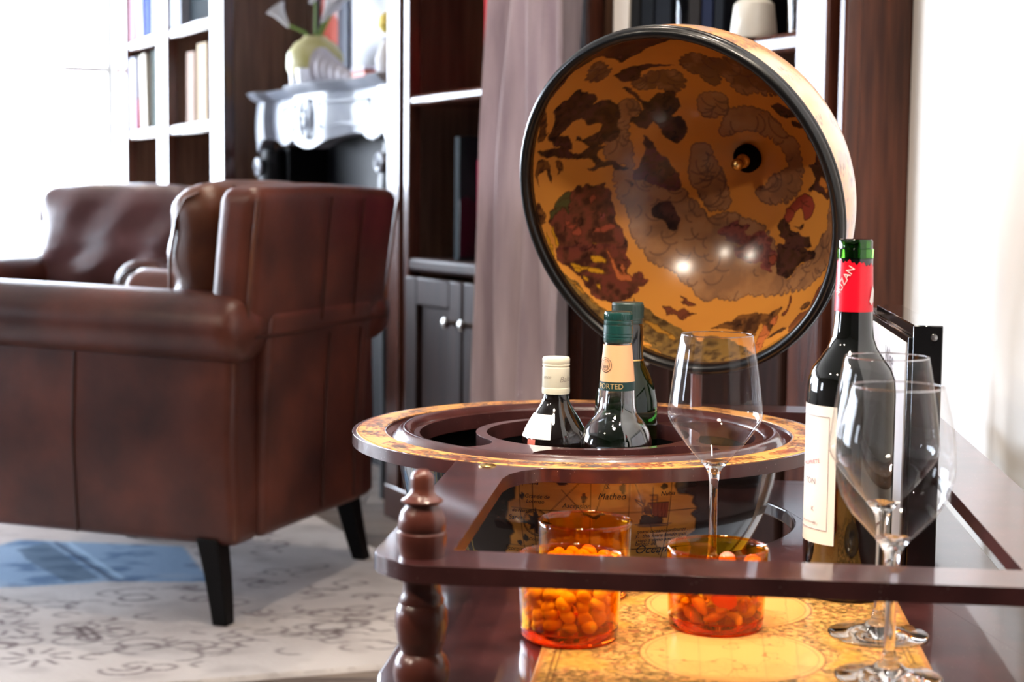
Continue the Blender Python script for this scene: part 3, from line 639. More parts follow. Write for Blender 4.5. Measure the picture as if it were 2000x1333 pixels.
ap = [(-x, z) for x, z in reversed(half)] + half[1:]
def yfront(x): return float(np.interp(x, [a for a, _ in front], [b for _, b in front])) - .02
xs = np.linspace(-.55, .55, 111); v = []
for x in xs:
    zl = float(np.interp(x, [a for a, _ in ap], [b for _, b in ap])); y = yfront(x)
    for q_ in np.linspace(0, 1, 7): v.append(W(c0 + x, y + .006 * sin(q_ * pi), zl + (1.172 - zl) * q_))
    v.append(W(c0 + x, y - .05, 1.172)); v.append(W(c0 + x, y - .05, zl))
n_ = 9; f = [(i * n_ + j, (i + 1) * n_ + j, (i + 1) * n_ + (j + 1) % n_, i * n_ + (j + 1) % n_) for i in range(110) for j in range(n_)] + [tuple(range(n_)), tuple(range(110 * n_, 111 * n_))[::-1]]
P('scalloped_frieze', MB().add(v, f), bev=0, sm=50)
# carved oval and panel mouldings
def onf(x, z, g=.008): return W(c0 + x, yfront(x) + g, z)
oval = [onf(.045 * cos(a), 1.092 + .062 * sin(a), .012) for a in np.linspace(0, 2 * pi, 25)]; P('oval_moulding', MB().tube(oval, .006), bev=0)
P('oval_boss', MB().lathe([(0, -.005), (.02, -.004), (.012, .01), (0, .012)], 20).xf(Matrix.Translation(onf(0, 1.092)) @ N.to_track_quat('Z', 'Y').to_matrix().to_4x4() @ Matrix.Diagonal((.7, 1.7, 1, 1))), bev=0)
for sgn in (-1, 1):
    fr = [(.10, 1.14), (.36, 1.14), (.36, 1.085), (.28, 1.07), (.2, 1.075), (.11, 1.06), (.10, 1.14)]
    P('panel_moulding', MB().tube([onf(sgn * x, z, .006) for x, z in fr], .004, 6), bev=0)
    lg = [(sgn * .50, 0, .05), (sgn * .50, .25, .045), (sgn * .505, .5, .05), (sgn * .51, .75, .065), (sgn * .515, .9, .06), (sgn * .515, 1.01, .045)]
    P('carved_leg', MB().tube([W(c0 + x, -.12, z) for x, z, r in lg], [r for _, _, r in lg], 12), M_fire, bev=0)
    sc = [W(c0 + sgn * (.515 + .03 * cos(a) * (1 - a / 12)), -.06, .95 + .03 * sin(a) * (1 - a / 12)) for a in np.linspace(0, 9, 30)]
    P('scroll_carving', MB().tube(sc, .009, 6), M_marble, bev=0)
P('jamb', MB().sbox(c0 - .56, c0 - .44, -.3, -.14, 0, 1.02), M_fire); P('jamb', MB().sbox(c0 + .44, c0 + .56, -.3, -.14, 0, 1.02), M_fire)
P('fire_back', MB().sbox(c0 - .46, c0 + .46, -.31, -.28, 0, 1.17), M_fire, 0)
ZMA = 1.20
# flower vase and calla lilies
pv = W(-.90, -.12, ZMA); t = thing('flower_vase', 'round cream yellow vase of white calla lilies on the mantel', 'vase', pv)
M_cream = mottled('cream_glaze', (176, 166, 96), (206, 196, 146), (14, 14, 14), rough=.4)
MB().lathe([(0, 0), (.04, 0), (.075, .02), (.09, .06), (.088, .1), (.066, .135), (.04, .15), (.036, .158), (.03, .15), (.03, .12), (0, .12)], 32).build('vase_body', M_cream, t)
M_lily = plain('white_petal', (214, 212, 214), .6); M_stem = plain('green_stem', (120, 150, 70), .5)
for k, (dx, dz, r) in enumerate([(-.10, .21, .034), (.0, .285, .034), (.07, .26, .036), (.035, .225, .03)]):
    a = [Vector((0, 0, .12)), Vector((dx * .3, 0, .17)), Vector((dx * .8, 0, dz - .02))]
    MB().tube(a, .005, 6).build('stem', M_stem, t)
    pr = [(.005, -.03), (.012, 0), (.02, .025), (r, .045), (r * .86, .046), (.012, .01), (.003, -.02)]
    MB().lathe(pr, 16, closed=True).xf(Matrix.Translation((dx, 0, dz)) @ Matrix.Rotation(radians(-35 if dx < 0 else 30), 4, 'Y')).build('lily', M_lily, t)
# white shell
ps = W(-.66, -.10, ZMA); t = thing('shell', 'white sea shell ornament lying in front of the vase', 'ornament', ps); m = MB()
v = []; n1_, n2_ = 30, 14
for i in range(n1_ + 1):
    a = i / n1_; r = .055 * (1 - a) ** .8 * (1 + .12 * cos(a * 40))
    for j in range(n2_): q_ = 2 * pi * j / n2_; v.append((-.085 + .19 * a, r * cos(q_) * .8, max(0, .05 * (1 - a) + r * sin(q_))))
m.add(v, [(i * n2_ + j, i * n2_ + (j + 1) % n2_, (i + 1) * n2_ + (j + 1) % n2_, (i + 1) * n2_ + j) for i in range(n1_) for j in range(n2_)] + [tuple(range(n2_))[::-1]])
m.xf(Matrix.Rotation(-radians(50), 4, 'Z')).build('shell_body', plain('white_shell', (196, 190, 196), .5), t)
for k, (s_, n_) in enumerate([(-.97, -.05), (-.90, -.02), (-.82, -.015)]):
    p = W(s_, n_ - .04, ZMA); turned('tealight', ['left', 'middle', 'right'][k] + ' one of three white candle cups before the vase', 'candle', [(0, 0), (.022, 0), (.026, .05), (.023, .05), (.02, .02), (0, .02)], plain('frosted_cup_%d' % k, (240, 240, 244), .3), p)
# framed pictures leaning on the chimney wall
def picture(s0, s1, n0, z0, z1, fw_, fcol, label, mat_print, rz=0):
    t = thing('framed_picture', label, 'picture', W((s0 + s1) / 2, n0, z0)); I = root_inv(t); mt = MATS.get('frame_%d' % fcol[2]) or plain('frame_%d' % fcol[2], fcol, .35)
    for nm, b in (('frame_side', (s0, s0 + fw_, z0, z1)), ('frame_side', (s1 - fw_, s1, z0, z1)), ('frame_rail', (s0 + fw_, s1 - fw_, z0, z0 + fw_)), ('frame_rail', (s0 + fw_, s1 - fw_, z1 - fw_, z1))):
        MB().sbox(b[0], b[1], n0 - .025, n0, b[2], b[3]).xf(I).build(nm, mt, t, bevel=.003)
    MB().sbox(s0 + fw_, s1 - fw_, n0 - .02, n0 - .012, z0 + fw_, z1 - fw_).xf(I).build('print', mat_print, t, smooth=0)
    return t
picture(-1.02, -.36, -.255, ZMA, ZMA + .62, .055, (38, 48, 74), 'large navy framed white print leaning behind the vase on the mantel', mottled('pale_print', (206, 208, 224), (232, 232, 240), (9, 9, 9)))
picture(-1.28, -1.04, -.262, ZMA, ZMA + .40, .03, (66, 56, 70), 'narrow framed red and white print behind the lilies', mottled('red_white_print', (196, 78, 54), (226, 214, 216), (7, 7, 7), lo=.47, hi=.53))
t = thing('small_box', 'small orange red box on the mantel beside the shell', 'box', W(-.50, -.13, ZMA)); I = root_inv(t)
MB().sbox(-.55, -.45, -.16, -.10, ZMA, ZMA + .025).xf(I).build('box_body', plain('orange_card', (190, 84, 56), .5), t, bevel=.002); MB().sbox(-.552, -.448, -.162, -.098, ZMA + .0255, ZMA + .036).xf(I).build('box_lid', plain('lilac_card', (196, 190, 206), .5), t, bevel=.002)
pv = W(-.36, -.14, ZMA); t = thing('flower_vase', 'small white vase with yellow flower at the right end of the mantel', 'vase', pv)
MB().lathe([(0, 0), (.03, 0), (.04, .02), (.042, .05), (.03, .085), (.022, .1), (.026, .11), (.018, .105), (.016, .05), (0, .05)], 24).build('vase_body', M_lily, t)
MB().tube([(0, 0, .06), (.0, 0, .13)], .004, 6).build('stem', M_stem, t); MB().lathe([(0, .12), (.02, .125), (.036, .145), (.032, .17), (.012, .185), (0, .186)], 16).build('blossom', plain('yellow_petal', (232, 206, 96), .5), t)

# ------------------------------------------------------------------ curtain
M_curt = mottled('taupe_velvet', (166, 148, 156), (206, 188, 192), (26, 26, 2.5), rough=.75, sheen=.8, lo=.35, hi=.65, bump=.2, bscale=150)
sh = np.linspace(0, 1, 150); zz = np.linspace(.03, 2.5, 40); G = np.zeros((40, 150, 3))
for j, z in enumerate(zz):
    wid = .34 + .06 * (1 - z / 2.5) ; cen = .865
    for i, q_ in enumerate(sh):
        ph = q_ * 2 * pi * 4.3 + .6 * sin(q_ * 9); amp = .05 * (.75 + .25 * sin(q_ * 23)) * (.8 + .2 * sin(z * 2.2 + q_ * 5))
        left = .70 + (.045 if z > 1.0 else 0) * min(1, (z - 1.0) / .35 if z > 1.0 else 0) - .012 * sin(z * 3)
        s_ = left + (1.045 - left) * q_ + .004 * sin(2 * ph) ; n_ = .075 + amp * sin(ph) + .008 * sin(z * 5 + q_ * 12)
        G[j, i] = W(s_, n_, z)
t = thing('curtain', 'taupe velvet curtain hanging in folds behind the globe lid', 'curtain', W(.865, .075, .03)); I = root_inv(t)
o = grid_mesh(G).xf(I).build('drape', M_curt, t, smooth=80); md = o.modifiers.new('thick', 'SOLIDIFY'); md.thickness = .004
MB().tube([W(.66, .075, 2.53), W(1.08, .075, 2.53)], .012, 10).xf(I).build('curtain_rod', M_brass, t)

# ------------------------------------------------------------------ leather armchairs (local: x = chair's right, y = facing, z up; origin between the rear feet)
def armchair(loc, facing, label, cmat, wr=1.0):
    t = thing('armchair', label, 'armchair', (loc[0], loc[1], .0), atan2(facing[1], facing[0]) - pi / 2, None)
    rr = random.Random(5)
    P = lambda nm, mb, mat=M_leather, par=None, sm=60, bev=0: mb.build(nm, mat, par or t, smooth=sm, bevel=bev)
    # rear body and sides
    P('seat_base', MB().rbox(-.27, .27, .06, .60, .165, .40, .03, 4))
    for sg in (-1, 1):
        def bulge(p, sg=sg):
            c = max(0, 1 - abs(p.z - .36) / .2) * .012
            return Vector((p.x + sg * c * (1 if sg * p.x > .27 else 0), p.y, p.z))
        a, b = (-.316, -.215) if sg < 0 else (.215, .316)
        sp = P('side_panel', MB().rbox(a, b, -.035, .64, .155, .60, .022, 8, bulge))
        x = sg * .317
        P('seam', MB().tube([(x + sg * .012 * max(0, 1 - abs(z - .36) / .2), .335, z) for z in np.linspace(.16, .53, 12)], .003, 6), M_seam, sp)
        P('seam', MB().tube([(x - sg * .008, -.028, z) for z in np.linspace(.17, .58, 10)], .004, 6), M_leatherB, sp)
        # rolled arm: outward roll along the whole side, softened at the ends
        m = MB(); v = []; ys = list(np.linspace(-.075, .60, 46)); k = 28
        for y in ys:
            e = min((y + .075) / .05, (.60 - y) / .035, 1); sc = sqrt(max(0, 1 - (1 - e) ** 2)) * .94 + .06
            rise = .012 * (y / .6)
            for i in range(k):
                q_ = 2 * pi * i / k; rx = .080 * sc; rz = .070 * sc
                cx = sg * .288 + rx * cos(q_); cz = .590 + rise + rz * sin(q_) * (1 if sin(q_) > 0 else 1.0)
                v.append((cx, y, cz))
        f = [(j * k + i, (j * k + (i + 1) % k), (j + 1) * k + (i + 1) % k, (j + 1) * k + i) for j in range(45) for i in range(k)] + [tuple(range(k)), tuple(range(45 * k, 46 * k))[::-1]]
        arm = P('rolled_arm', m.add(v, f))
        sp_ = []
        for i in range(90):
            q_ = i * .2; r_ = .012 + .0028 * q_; sp_.append((sg * .288 + r_ * cos(q_), .602, .602 + r_ * sin(q_) * .9))
        P('arm_front_pleats', MB().tube(sp_, .006, 6), M_seam, arm)
    # back: full width above the arms, leaning, between them below
    def lean(p):
        h = (p.z - .15) / .72; return Vector((p.x * (1 + .03 * max(0, (p.z - .62) / .25)), p.y - .055 * h * h, p.z + .012 * (1 - (p.x / .34) ** 2) * max(0, h - .6) * 2))
    back = P('back', MB().rbox(-.318, .318, -.045, .052, .58, .865, .034, 10, lean))
    low = P('back_lower', MB().rbox(-.235, .235, -.05, .07, .16, .62, .02, 8, lean))
    P('seam', MB().tube([lean(Vector((x, -.049, .575 + .004 * sin(x * 9)))) - Vector((0, .003, 0)) for x in np.linspace(-.3, .3, 20)], .0035, 6), M_seam, back)
    for x in (-.02, .13):
        P('seam', MB().tube([lean(Vector((x + .01 * sin(z * 5), -.047, z))) - Vector((0, .004, 0)) for z in np.linspace(.59, .84, 10)], .0025, 6), M_seam, back)
        P('seam', MB().tube([lean(Vector((x + .04, -.051, z))) - Vector((0, .003, 0)) for z in np.linspace(.18, .56, 10)], .0025, 6), M_seam, low)
    for sg in (-1, 1):
        P('piping', MB().tube([lean(Vector((sg * .312, -.030, z))) - Vector((-sg * .002, .010, 0)) for z in np.linspace(.60, .84, 10)], .004, 6), M_leatherB, back)
    P('piping', MB().tube([lean(Vector((x, .03, .868))) + Vector((0, 0, -.004)) for x in np.linspace(-.29, .29, 20)], .003, 6), M_leatherB, back)
    # seat cushion and loose wrinkled back cushion
    def puff(p): return Vector((p.x, p.y, p.z + .03 * max(0, cos(p.x * 5)) * max(0, cos((p.y - .36) * 4.2)) * (1 if p.z > .46 else 0)))
    P('seat_cushion', MB().rbox(-.212, .212, .07, .655, .405, .535, .05, 10, puff))
    def crease(p):
        fx = 1 - (abs(p.x) / .27) ** 3; w_ = wr * .010 * sin(p.z * 60 + p.x * 14 + 2 * sin(p.x * 11)) * max(0, 1 - abs(p.z - .68) / .2) + .007 * sin(p.x * 34 + p.z * 20)
        front = max(0, (p.y - .045) / .12)
        return Vector((p.x * (1 + .03 * sin(p.z * 9)), p.y + front * (.03 * fx * max(0, 1 - ((p.z - .66) / .26) ** 2) + w_) - .07 * (p.z - .55), p.z + .02 * fx * max(0, (p.z - .7) / .16)))
    cu = P('back_cushion', MB().rbox(-.262, .262, .055, .165, .50, .862, .052, 16, crease), cmat)
    for x in (-.252, .252):
        pth = [crease(Vector((x, y, z))) + Vector(((.004 if x > 0 else -.004), 0, 0)) for y, z in [(.140, .54), (.150, .62), (.150, .72), (.138, .80), (.118, .838), (.09, .850)]]
        P('piping', MB().tube(pth, .004, 6), M_leatherB, cu)
    # legs: tapered, rear pair raked back
    for sg in (-1, 1):
        for y0, y1, b in ((.03, -.0, 1), (.605, .62, 0)):
            v = []
            for j, z in enumerate(np.linspace(0, .17, 7)):
                h = z / .17; cx = sg * .297 + sg * .016 * (1 - h) ** 2; cy = y1 + (y0 - y1) * h + (-.004 if b else .0) * (1 - h); hw = .0165 + .0075 * h
                v += [(cx - hw, cy - hw, z), (cx + hw, cy - hw, z), (cx + hw, cy + hw, z), (cx - hw, cy + hw, z)]
            f = [(0, 3, 2, 1), (24, 25, 26, 27)] + [(j * 4 + i, j * 4 + (i + 1) % 4, (j + 1) * 4 + (i + 1) % 4, (j + 1) * 4 + i) for j in range(6) for i in range(4)]
            P('leg', MB().add(v, f), M_legblack, sm=30, bev=.003)
    t.location.z = .0095
    return t
armchair((-.462, 3.383), (-.937, .349), 'brown leather armchair with its back and near side towards the trolley', M_leatherB)
armchair((-1.168, 4.94), (-.22, -.9755), 'far brown leather armchair facing forward near the bright window', M_leatherC, .45)

# ------------------------------------------------------------------ globe bar trolley (local: x = right, y = away along the trolley, z up from the floor)
TA = radians(6.4); RCX, RCY = .085, 1.745
tro = thing('globe_bar_trolley', 'wooden globe bar trolley with open painted lid, ring top and railed tray', 'bar trolley', (RCX, RCY, 0), -TA)
TI = root_inv(tro); TM = TI.inverted()
def TL(b, a, z): return TM @ Vector((b, a, z))
ZR_, ZT = .604, .510
def circ(r, a0, a1, n): return [(r * cos(radians(a)), r * sin(radians(a))) for a in np.linspace(a0, a1, n)]
outer = circ(.26, 74, 244, 90) + [(-.1135, -.245), (-.113, -.26), (-.113, -.632), (-.108, -.645), (-.085, -.668), (-.075, -.672), (.372, -.672), (.385, -.667), (.405, -.647), (.41, -.635), (.41, .205), (.405, .222), (.385, .243), (.37, .25)]
inner = [(-.057, -.62), (.345, -.62), (.345, .19)] + [(.19, .19)] + circ(.26, 45, -93.5, 70)[0:] + [(-.03, -.264), (-.044, -.277), (-.053, -.295), (-.057, -.32)]
frame_o = prism('rail_frame', outer, [circ(.223, 0, 357, 120), inner], ZR_ - .013, ZR_, M_lac, tro, bevel=.0022)
# printed map band on the ring
cv = Canvas(2200, 60, 0, 360, 0, 7.6, (226, 164, 92))
na = cv.noise(60, 3, 4)
base_n = np.random.default_rng(5)
cv.mix((cv.noise(40, 8, 3) - .45) * 4, (206, 136, 72), .5)
for k in range(150):
    u, v_ = base_n.uniform(0, 360), base_n.uniform(1.2, 6.4); col = [(86, 48, 40), (70, 74, 84), (132, 58, 40), (60, 44, 40)][k % 4]
    for _ in range(7):
        du, dv = base_n.uniform(-5, 5), base_n.uniform(-1.6, 1.6); a0 = base_n.uniform(0, 6.3)
        cv.arc(u + du, v_ + dv * .8, base_n.uniform(.4, 2.2), base_n.uniform(.4, 1.6), a0, a0 + base_n.uniform(1.5, 5), .24, col, .85)
    if k % 3 == 0: cv.mix(np.clip(1.3 - (((cv.U - u) / 3.2) ** 2 + ((cv.V - v_) / 1.7) ** 2) * 1.2, 0, 1) * (na > .5), (186, 104, 70), .4)
cv.line([(0, .5), (360, .5)], .12, (70, 40, 30), .8); cv.line([(0, 7.1), (360, 7.1)], .12, (70, 40, 30), .8)
A = np.linspace(0, 360, 1501)[:-1]; Rr = np.linspace(0, 1, 34); AA, VV = np.meshgrid(A, Rr)
rad = .2235 + (.2555 - .2235) * VV
G = np.stack([rad * np.cos(np.radians(AA)), rad * np.sin(np.radians(AA)), np.full_like(rad, ZR_ + .0007)], -1)
G[0, :, 2] -= .004; G[-1, :, 2] -= .0006
M_print = painted('lacquered_map_print', .3, spec=.35)
grid_mesh(G, True).build('map_band', M_print, tro, smooth=60, col=cv.at(AA, VV * 7.6).reshape(-1, 3))
# moulding inside the band: groove, bead, then the wall of the opening
MB().lathe([(.2232, ZR_ - .013), (.2232, ZR_ - .003), (.217, ZR_ - .006), (.213, ZR_ - .004), (.2105, ZR_ + .0), (.207, ZR_ + .0035), (.2015, ZR_ + .004), (.197, ZR_ + .0015), (.194, ZR_ - .001), (.1925, ZR_ - .004), (.1925, ZR_ - .02), (.2232, ZR_ - .02)], 120, closed=True).build('inner_moulding', M_lac, tro, smooth=50)
# bottle holder plate with its round opening and kidney slots
def kidney(r0, r1, a0, a1, n=26, tip=8):
    rm, rr = (r0 + r1) / 2, (r1 - r0) / 2; q = circ(r1, a0, a1, n)
    for k in range(1, tip): a = pi * k / tip; q.append(tuple((rm + rr * cos(a)) * c for c in (cos(radians(a1) + sin(a) * rr / rm), sin(radians(a1) + sin(a) * rr / rm))))
    q += circ(r0, a1, a0, n)
    for k in range(1, tip): a = pi + pi * k / tip; q.append(tuple((rm + rr * cos(a)) * c for c in (cos(radians(a0) - abs(sin(a)) * rr / rm), sin(radians(a0) - abs(sin(a)) * rr / rm))))
    return q
prism('bottle_holder', circ(.1924, 0, 357.5, 144), [circ(.112, 0, 356, 90), kidney(.124, .186, 118, 216), kidney(.124, .184, 264, 318), kidney(.124, .184, 345, 392), kidney(.124, .184, 56, 94)], ZR_ - .020, ZR_ - .003, M_lac, tro, bevel=.0012)
MB().lathe([(0, -.001), (.0085, -.001), (.0085, .0008), (.006, .002), (0, .0025)], 28, (-.079, -.256, ZR_)).build('brass_button', M_brass, tro)
# half globe below the ring
GR = .21; gz = ZR_ - .008
cv = Canvas(1500, 620, -180, 180, -70, 2, (40, 34, 34))
ng = cv.noise(34, 21, 5); ng2 = cv.noise(90, 22, 3)
cv.mix((ng - .42) * 5, (58, 50, 50), .8)
sea = (cv.U < -50) | (cv.U > 60); cv.mix(sea * 1.0, (74, 92, 104), .95); cv.mix(sea * np.clip((ng - .5) * 6, 0, 1), (96, 112, 116), .8)
cv.mix(((cv.U > 58) & (cv.U < 68 + 8 * (ng - .5) * 6 - (cv.V + 12) * .4)) * 1.0, (160, 132, 104), .9)
for k in range(60):
    u, v_ = base_n.uniform(-100, -36), base_n.uniform(-60, -2); cv.arc(u, v_, base_n.uniform(1, 5), base_n.uniform(1, 5), base_n.uniform(0, 6), base_n.uniform(6, 11), .22, [(176, 152, 80), (40, 52, 62), (128, 106, 62)][k % 3], .8)
for k in range(14):
    u = base_n.uniform(-95, -40); cv.line([(u + .6 * sin(q_) + q_ * .5, -60 + q_ * 6) for q_ in np.linspace(0, 10, 16)], .2, (170, 150, 84), .8)
rt_ = [(-25, 4), (-24.2, -3), (-25.5, -5.5), (-22.8, -5), (-23.2, -9), (-25.2, -10), (-25.6, -13), (-26.5, -15.5), (-24.6, -17.2), (-24.3, -19.2), (-25.8, -20.5), (-26.2, -23), (-28.6, -26), (-29.5, -30), (-27.5, -36), (-29, -44), (-10, -47), (8, -45), (24, -46), (33, -42), (32, -30), (31.3, -24), (28.4, -20.5), (30.8, -19), (30.3, -15), (28.3, -13.5), (30.3, -12), (28, -10), (28.4, -8.2), (26, -7.4), (23.2, -7), (22, -5), (22.6, -3), (22, 4)]
pm = cv.poly(rt_, (206, 146, 66), 1.0); cv.mix(pm * (ng - .45) * 4, (180, 118, 54), .6); cv.line(rt_, .45, (30, 20, 16), .9, close=True)
ink = (44, 28, 22)
for l in ([(-17.7, 2), (-17.7, -40)], [(-1.8, 2), (-1.7, -40)], [(8.8, 2), (9.1, -40)], [(-24, -11.8), (-1.7, -12.2), (30, -12)], [(-27, -23.4), (31, -23.6)], [(-14, -13.4), (-3.5, -2.5)], [(-9.5, -6), (-3.4, -12.5)], [(-.3, -12), (3, -2)], [(10, -3.4), (15, -15), (20, -26)], [(20.8, 2), (20.8, -40)], [(-21.5, 2), (-21.5, -30)]):
    cv.line(l, .13, ink, .85, mask=pm)
# compass rose, islands, palm and ship
rc_ = (-17.0, -15.8)
cv.arc(*rc_, 3.7, 3.9, 0, 6.3, .16, ink, .95, n=40); cv.arc(*rc_, 3.3, 3.5, 0, 6.3, .08, ink, .8, n=40)
star = []
for k in range(16):
    r_ = (4.6 if k % 4 == 0 else 3.2) if k % 2 == 0 else 1.9; a = pi / 2 + 2 * pi * k / 16; star.append((rc_[0] + r_ * cos(a), rc_[1] + r_ * sin(a) * 1.05))
cv.poly(star, (38, 34, 40), .97)
def blob(u, v_, ru, rv, seed, col=(40, 34, 38)):
    r_ = random.Random(seed); cv.poly([(u + ru * cos(a) * r_.uniform(.7, 1.2), v_ + rv * sin(a) * r_.uniform(.7, 1.2)) for a in np.linspace(0, 6.28, 12)[:-1]], col, .95)
for b_ in [(-20.6, -8.2, .8, 1.0, 1), (-3.5, -8, .8, 1.6, 2), (7, -5.2, .9, 1.6, 3), (-9.4, -4.2, 1.8, .5, 4), (-22.7, -22.5, .8, .9, 5), (-20.6, -20.8, .9, 1.2, 6), (18.6, -5, 1.2, .9, 7), (5, -30, 3, 2, 8), (-12, -34, 4, 2, 9)]: blob(*b_)
cv.poly([(-4.6, -12.7), (-3, -12.4), (-1.6, -12.8), (-1, -13.4), (.2, -12.6), (1.6, -12.2), (2.6, -12.9), (1.2, -13), (0, -14.2), (-1.2, -14), (-2.6, -13.2)], (52, 42, 40), .9)
cv.poly([(12.6, -13.2), (13.4, -12.8), (16, -13.6), (19, -13.5), (19.2, -15.6), (12.1, -15.7)], (44, 26, 24), .97)
cv.poly([(14.2, -9.5), (20.4, -9.5), (20.4, -14.1), (15.8, -13.4), (15.6, -11.2)], (128, 58, 42), .95)
for u in (16.2, 17.4, 18.6, 19.6): cv.line([(u - .3, -9.6), (u, -13.6)], .1, (64, 28, 24), .8)
cv.line([(14.2, -9.5), (20.4, -9.5), (20.4, -14.1), (15.8, -13.4)], .1, ink, .9, close=True)
cv.poly([(13.4, -12.6), (13.2, -11), (14.2, -9.6), (15.4, -11.6), (15.2, -13)], (92, 52, 40), .9)
for l in ([(15.4, -13), (15.4, -5.2)], [(14.9, -8.8), (16.6, -8.8)], [(14.6, -7.4), (16.8, -7.4), (16.8, -9.2)], [(10.6, -8.8), (12.6, -10.6), (12.8, -12.8)], [(10.4, -8.4), (12.8, -9.6)], [(13.2, -8.6), (13.2, -12)], [(11, -15.8), (22, -15.9)], [(12, -16.2), (21, -16.4)]): cv.line(l, .14, (54, 44, 52), .9)
cv.mix(np.clip(1.2 - (((cv.U - 16.2) / 5) ** 2 + ((cv.V + 16.3) / .6) ** 2), 0, 1), (84, 72, 76), .7)
lon = np.concatenate([np.linspace(-180, -100, 40)[:-1], np.linspace(-100, 100, 640), np.linspace(100, 180, 40)[1:-1]]); lat = np.concatenate([np.linspace(1.5, -45, 170), np.linspace(-46, -89.6, 40)])
LO, LA = np.meshgrid(lon, lat); lo, la = np.radians(LO), np.radians(LA)
G = np.stack([GR * np.sin(lo) * np.cos(la), -GR * np.cos(lo) * np.cos(la), GR * np.sin(la)], -1)
# the map's prime meridian faces the tray end of the room, so turn world axes into trolley axes
ca, sa = cos(TA), sin(TA); G = np.stack([G[..., 0] * ca - G[..., 1] * sa, G[..., 0] * sa + G[..., 1] * ca, G[..., 2] + gz], -1)
M_globe = painted('varnished_globe_print', .16, coat=.7)
globe = grid_mesh(G, True).build('globe_bowl', M_globe, tro, smooth=80, col=cv.at(LO, LA).reshape(-1, 3))
MB().lathe([(.1995 * cos(radians(a)), gz + .1995 * sin(radians(a))) for a in np.linspace(-2, -60, 24)] + [(0, gz - .173)], 64, cap=False).build('bowl_lining', plain('dark_lining', (4, 4, 5), .8, spec=.1), globe, smooth=80)
MB().lathe([(0, -.162), (.115, -.162), (.115, -.155), (0, -.155)], 48, (0, 0, gz)).build('bottle_floor', MATS['dark_lining'], globe)
M_ink = plain('map_ink', (42, 26, 20), .4)
def globe_text(body, lo0, la0, size_deg, shear=.25, slope=0, space=1.0):
    tm = text_mb(body, 1.0, shear, space=space); w_ = max(p[0] for p in tm.v) or 1; k = size_deg / w_
    out = []
    for x, y, z in tm.v:
        a, b = radians(lo0 + x * k), radians(la0 + y * k + slope * x * k); r_ = GR + .0005
        p = (r_ * sin(a) * cos(b), -r_ * cos(a) * cos(b), r_ * sin(b)); out.append((p[0] * ca - p[1] * sa, p[0] * sa + p[1] * ca, p[2] + gz))
    tm.v = out; tm.build('lettering', M_ink, globe, smooth=0)
for a in [('S.', 2.2, -5.4, 1.2), ('Matheo', .1, -8.3, 7.8), ('Ascepsion', -9.5, -10.9, 7.8), ('Grande de', -20.0, -8.6, 7.2), ('Lorenzo', -19.6, -10.0, 5.2), ('de Nartos', -24, -12.9, 6.0), ('Sanct.', -25.2, -15.2, 4.6), ('Scorpioni', -28, -25.2, 7.8), ('Corpo', -19.8, -21.4, 4), ('S. Ili', -19.4, -24, 3.4), ('Oceanus', 11.8, -25.0, 14.0), ('Nubis', 17.6, -7.6, 4.4), ('prima', -20.5, -4.8, 4.6),
          ('quant oceano ordinante .', 11.6, -18.4, 16.2), ('y.  this mare fondo spol', 11.4, -19.8, 16.2), ('pago a signo amea inde', 11.8, -21.2, 15.4), ('landet de', 11.6, -22.4, 6.6)]:
    globe_text(*a)
# tray with round cut-out for the globe
tray_o = circ(.228, 240.3, 479.7, 90)
tray_outline = [(-.113, -.62), (-.108, -.645), (-.085, -.668), (-.075, -.672), (.372, -.672), (.385, -.667), (.405, -.647), (.41, -.635), (.41, .205), (.405, .222), (.385, .243), (.37, .25), (-.1, .25), (-.113, .24)] + tray_o[::-1]
prism('tray', tray_outline, [], ZT - .016, ZT, M_lac, tro, bevel=.002)
# framed world-map print let into the tray
B0, B1, A0, A1 = .0, .297, -.648, -.27
cv = Canvas(420, 530, B0, B1, A0, A1, (230, 168, 92))
n1 = cv.noise(10, 31, 4); n2 = cv.noise(70, 32, 3); n3 = cv.noise(130, 33, 2)
ctr = [(.1475, -.387), (.1475, -.535)]
o1 = [np.hypot(cv.U - c[0], cv.V - c[1]) for c in ctr]; inov = (np.minimum(*o1) < .071)
cv.mix((~inov) * np.clip((n2 - .45) * 6, 0, 1), (134, 104, 52), .7); cv.mix((~inov) * np.clip((n3 - .52) * 7, 0, 1), (76, 60, 36), .75)
cv.mix((~inov) * np.clip((n1 - .55) * 8, 0, 1), (214, 160, 62), .6); cv.mix((~inov) * np.clip((cv.noise(50, 35, 2) - .66) * 10, 0, 1), (184, 104, 66), .5)
cv.mix(inov * np.clip((n1 - .5) * 4, 0, 1), (226, 154, 84), .6)
edge = np.abs(n1 - .53) < .006; cv.mix(inov * edge, (140, 84, 48), .75); cv.mix(inov * (np.abs(n2 - .5) < .012) * (n1 > .53), (170, 108, 60), .5)
for c in ctr:
    cv.arc(*c, .071, .071, 0, 6.3, .0007, (120, 76, 44), .9, n=80); cv.arc(*c, .066, .066, 0, 6.3, .0004, (150, 98, 56), .8, n=80)
    for k in range(-2, 3): cv.line([(c[0] + k * .024, c[1] - .062), (c[0] + k * .026, c[1] + .062)], .0004, (160, 104, 60), .5, mask=inov)
for k in range(26):
    u, v_ = base_n.uniform(B0, B1), base_n.uniform(A0, A1)
for off, w_, col in ((.003, .0018, (190, 120, 66)), (.012, .0008, (92, 60, 36)), (.016, .0006, (92, 60, 36))):
    cv.line([(B0 + off, A0 + off), (B1 - off, A0 + off), (B1 - off, A1 - off), (B0 + off, A1 - off)], w_, col, .9, close=True)
bu = np.linspace(B0, B1, 300); av = np.linspace(A0, A1, 380); BB, AV = np.meshgrid(bu, av)
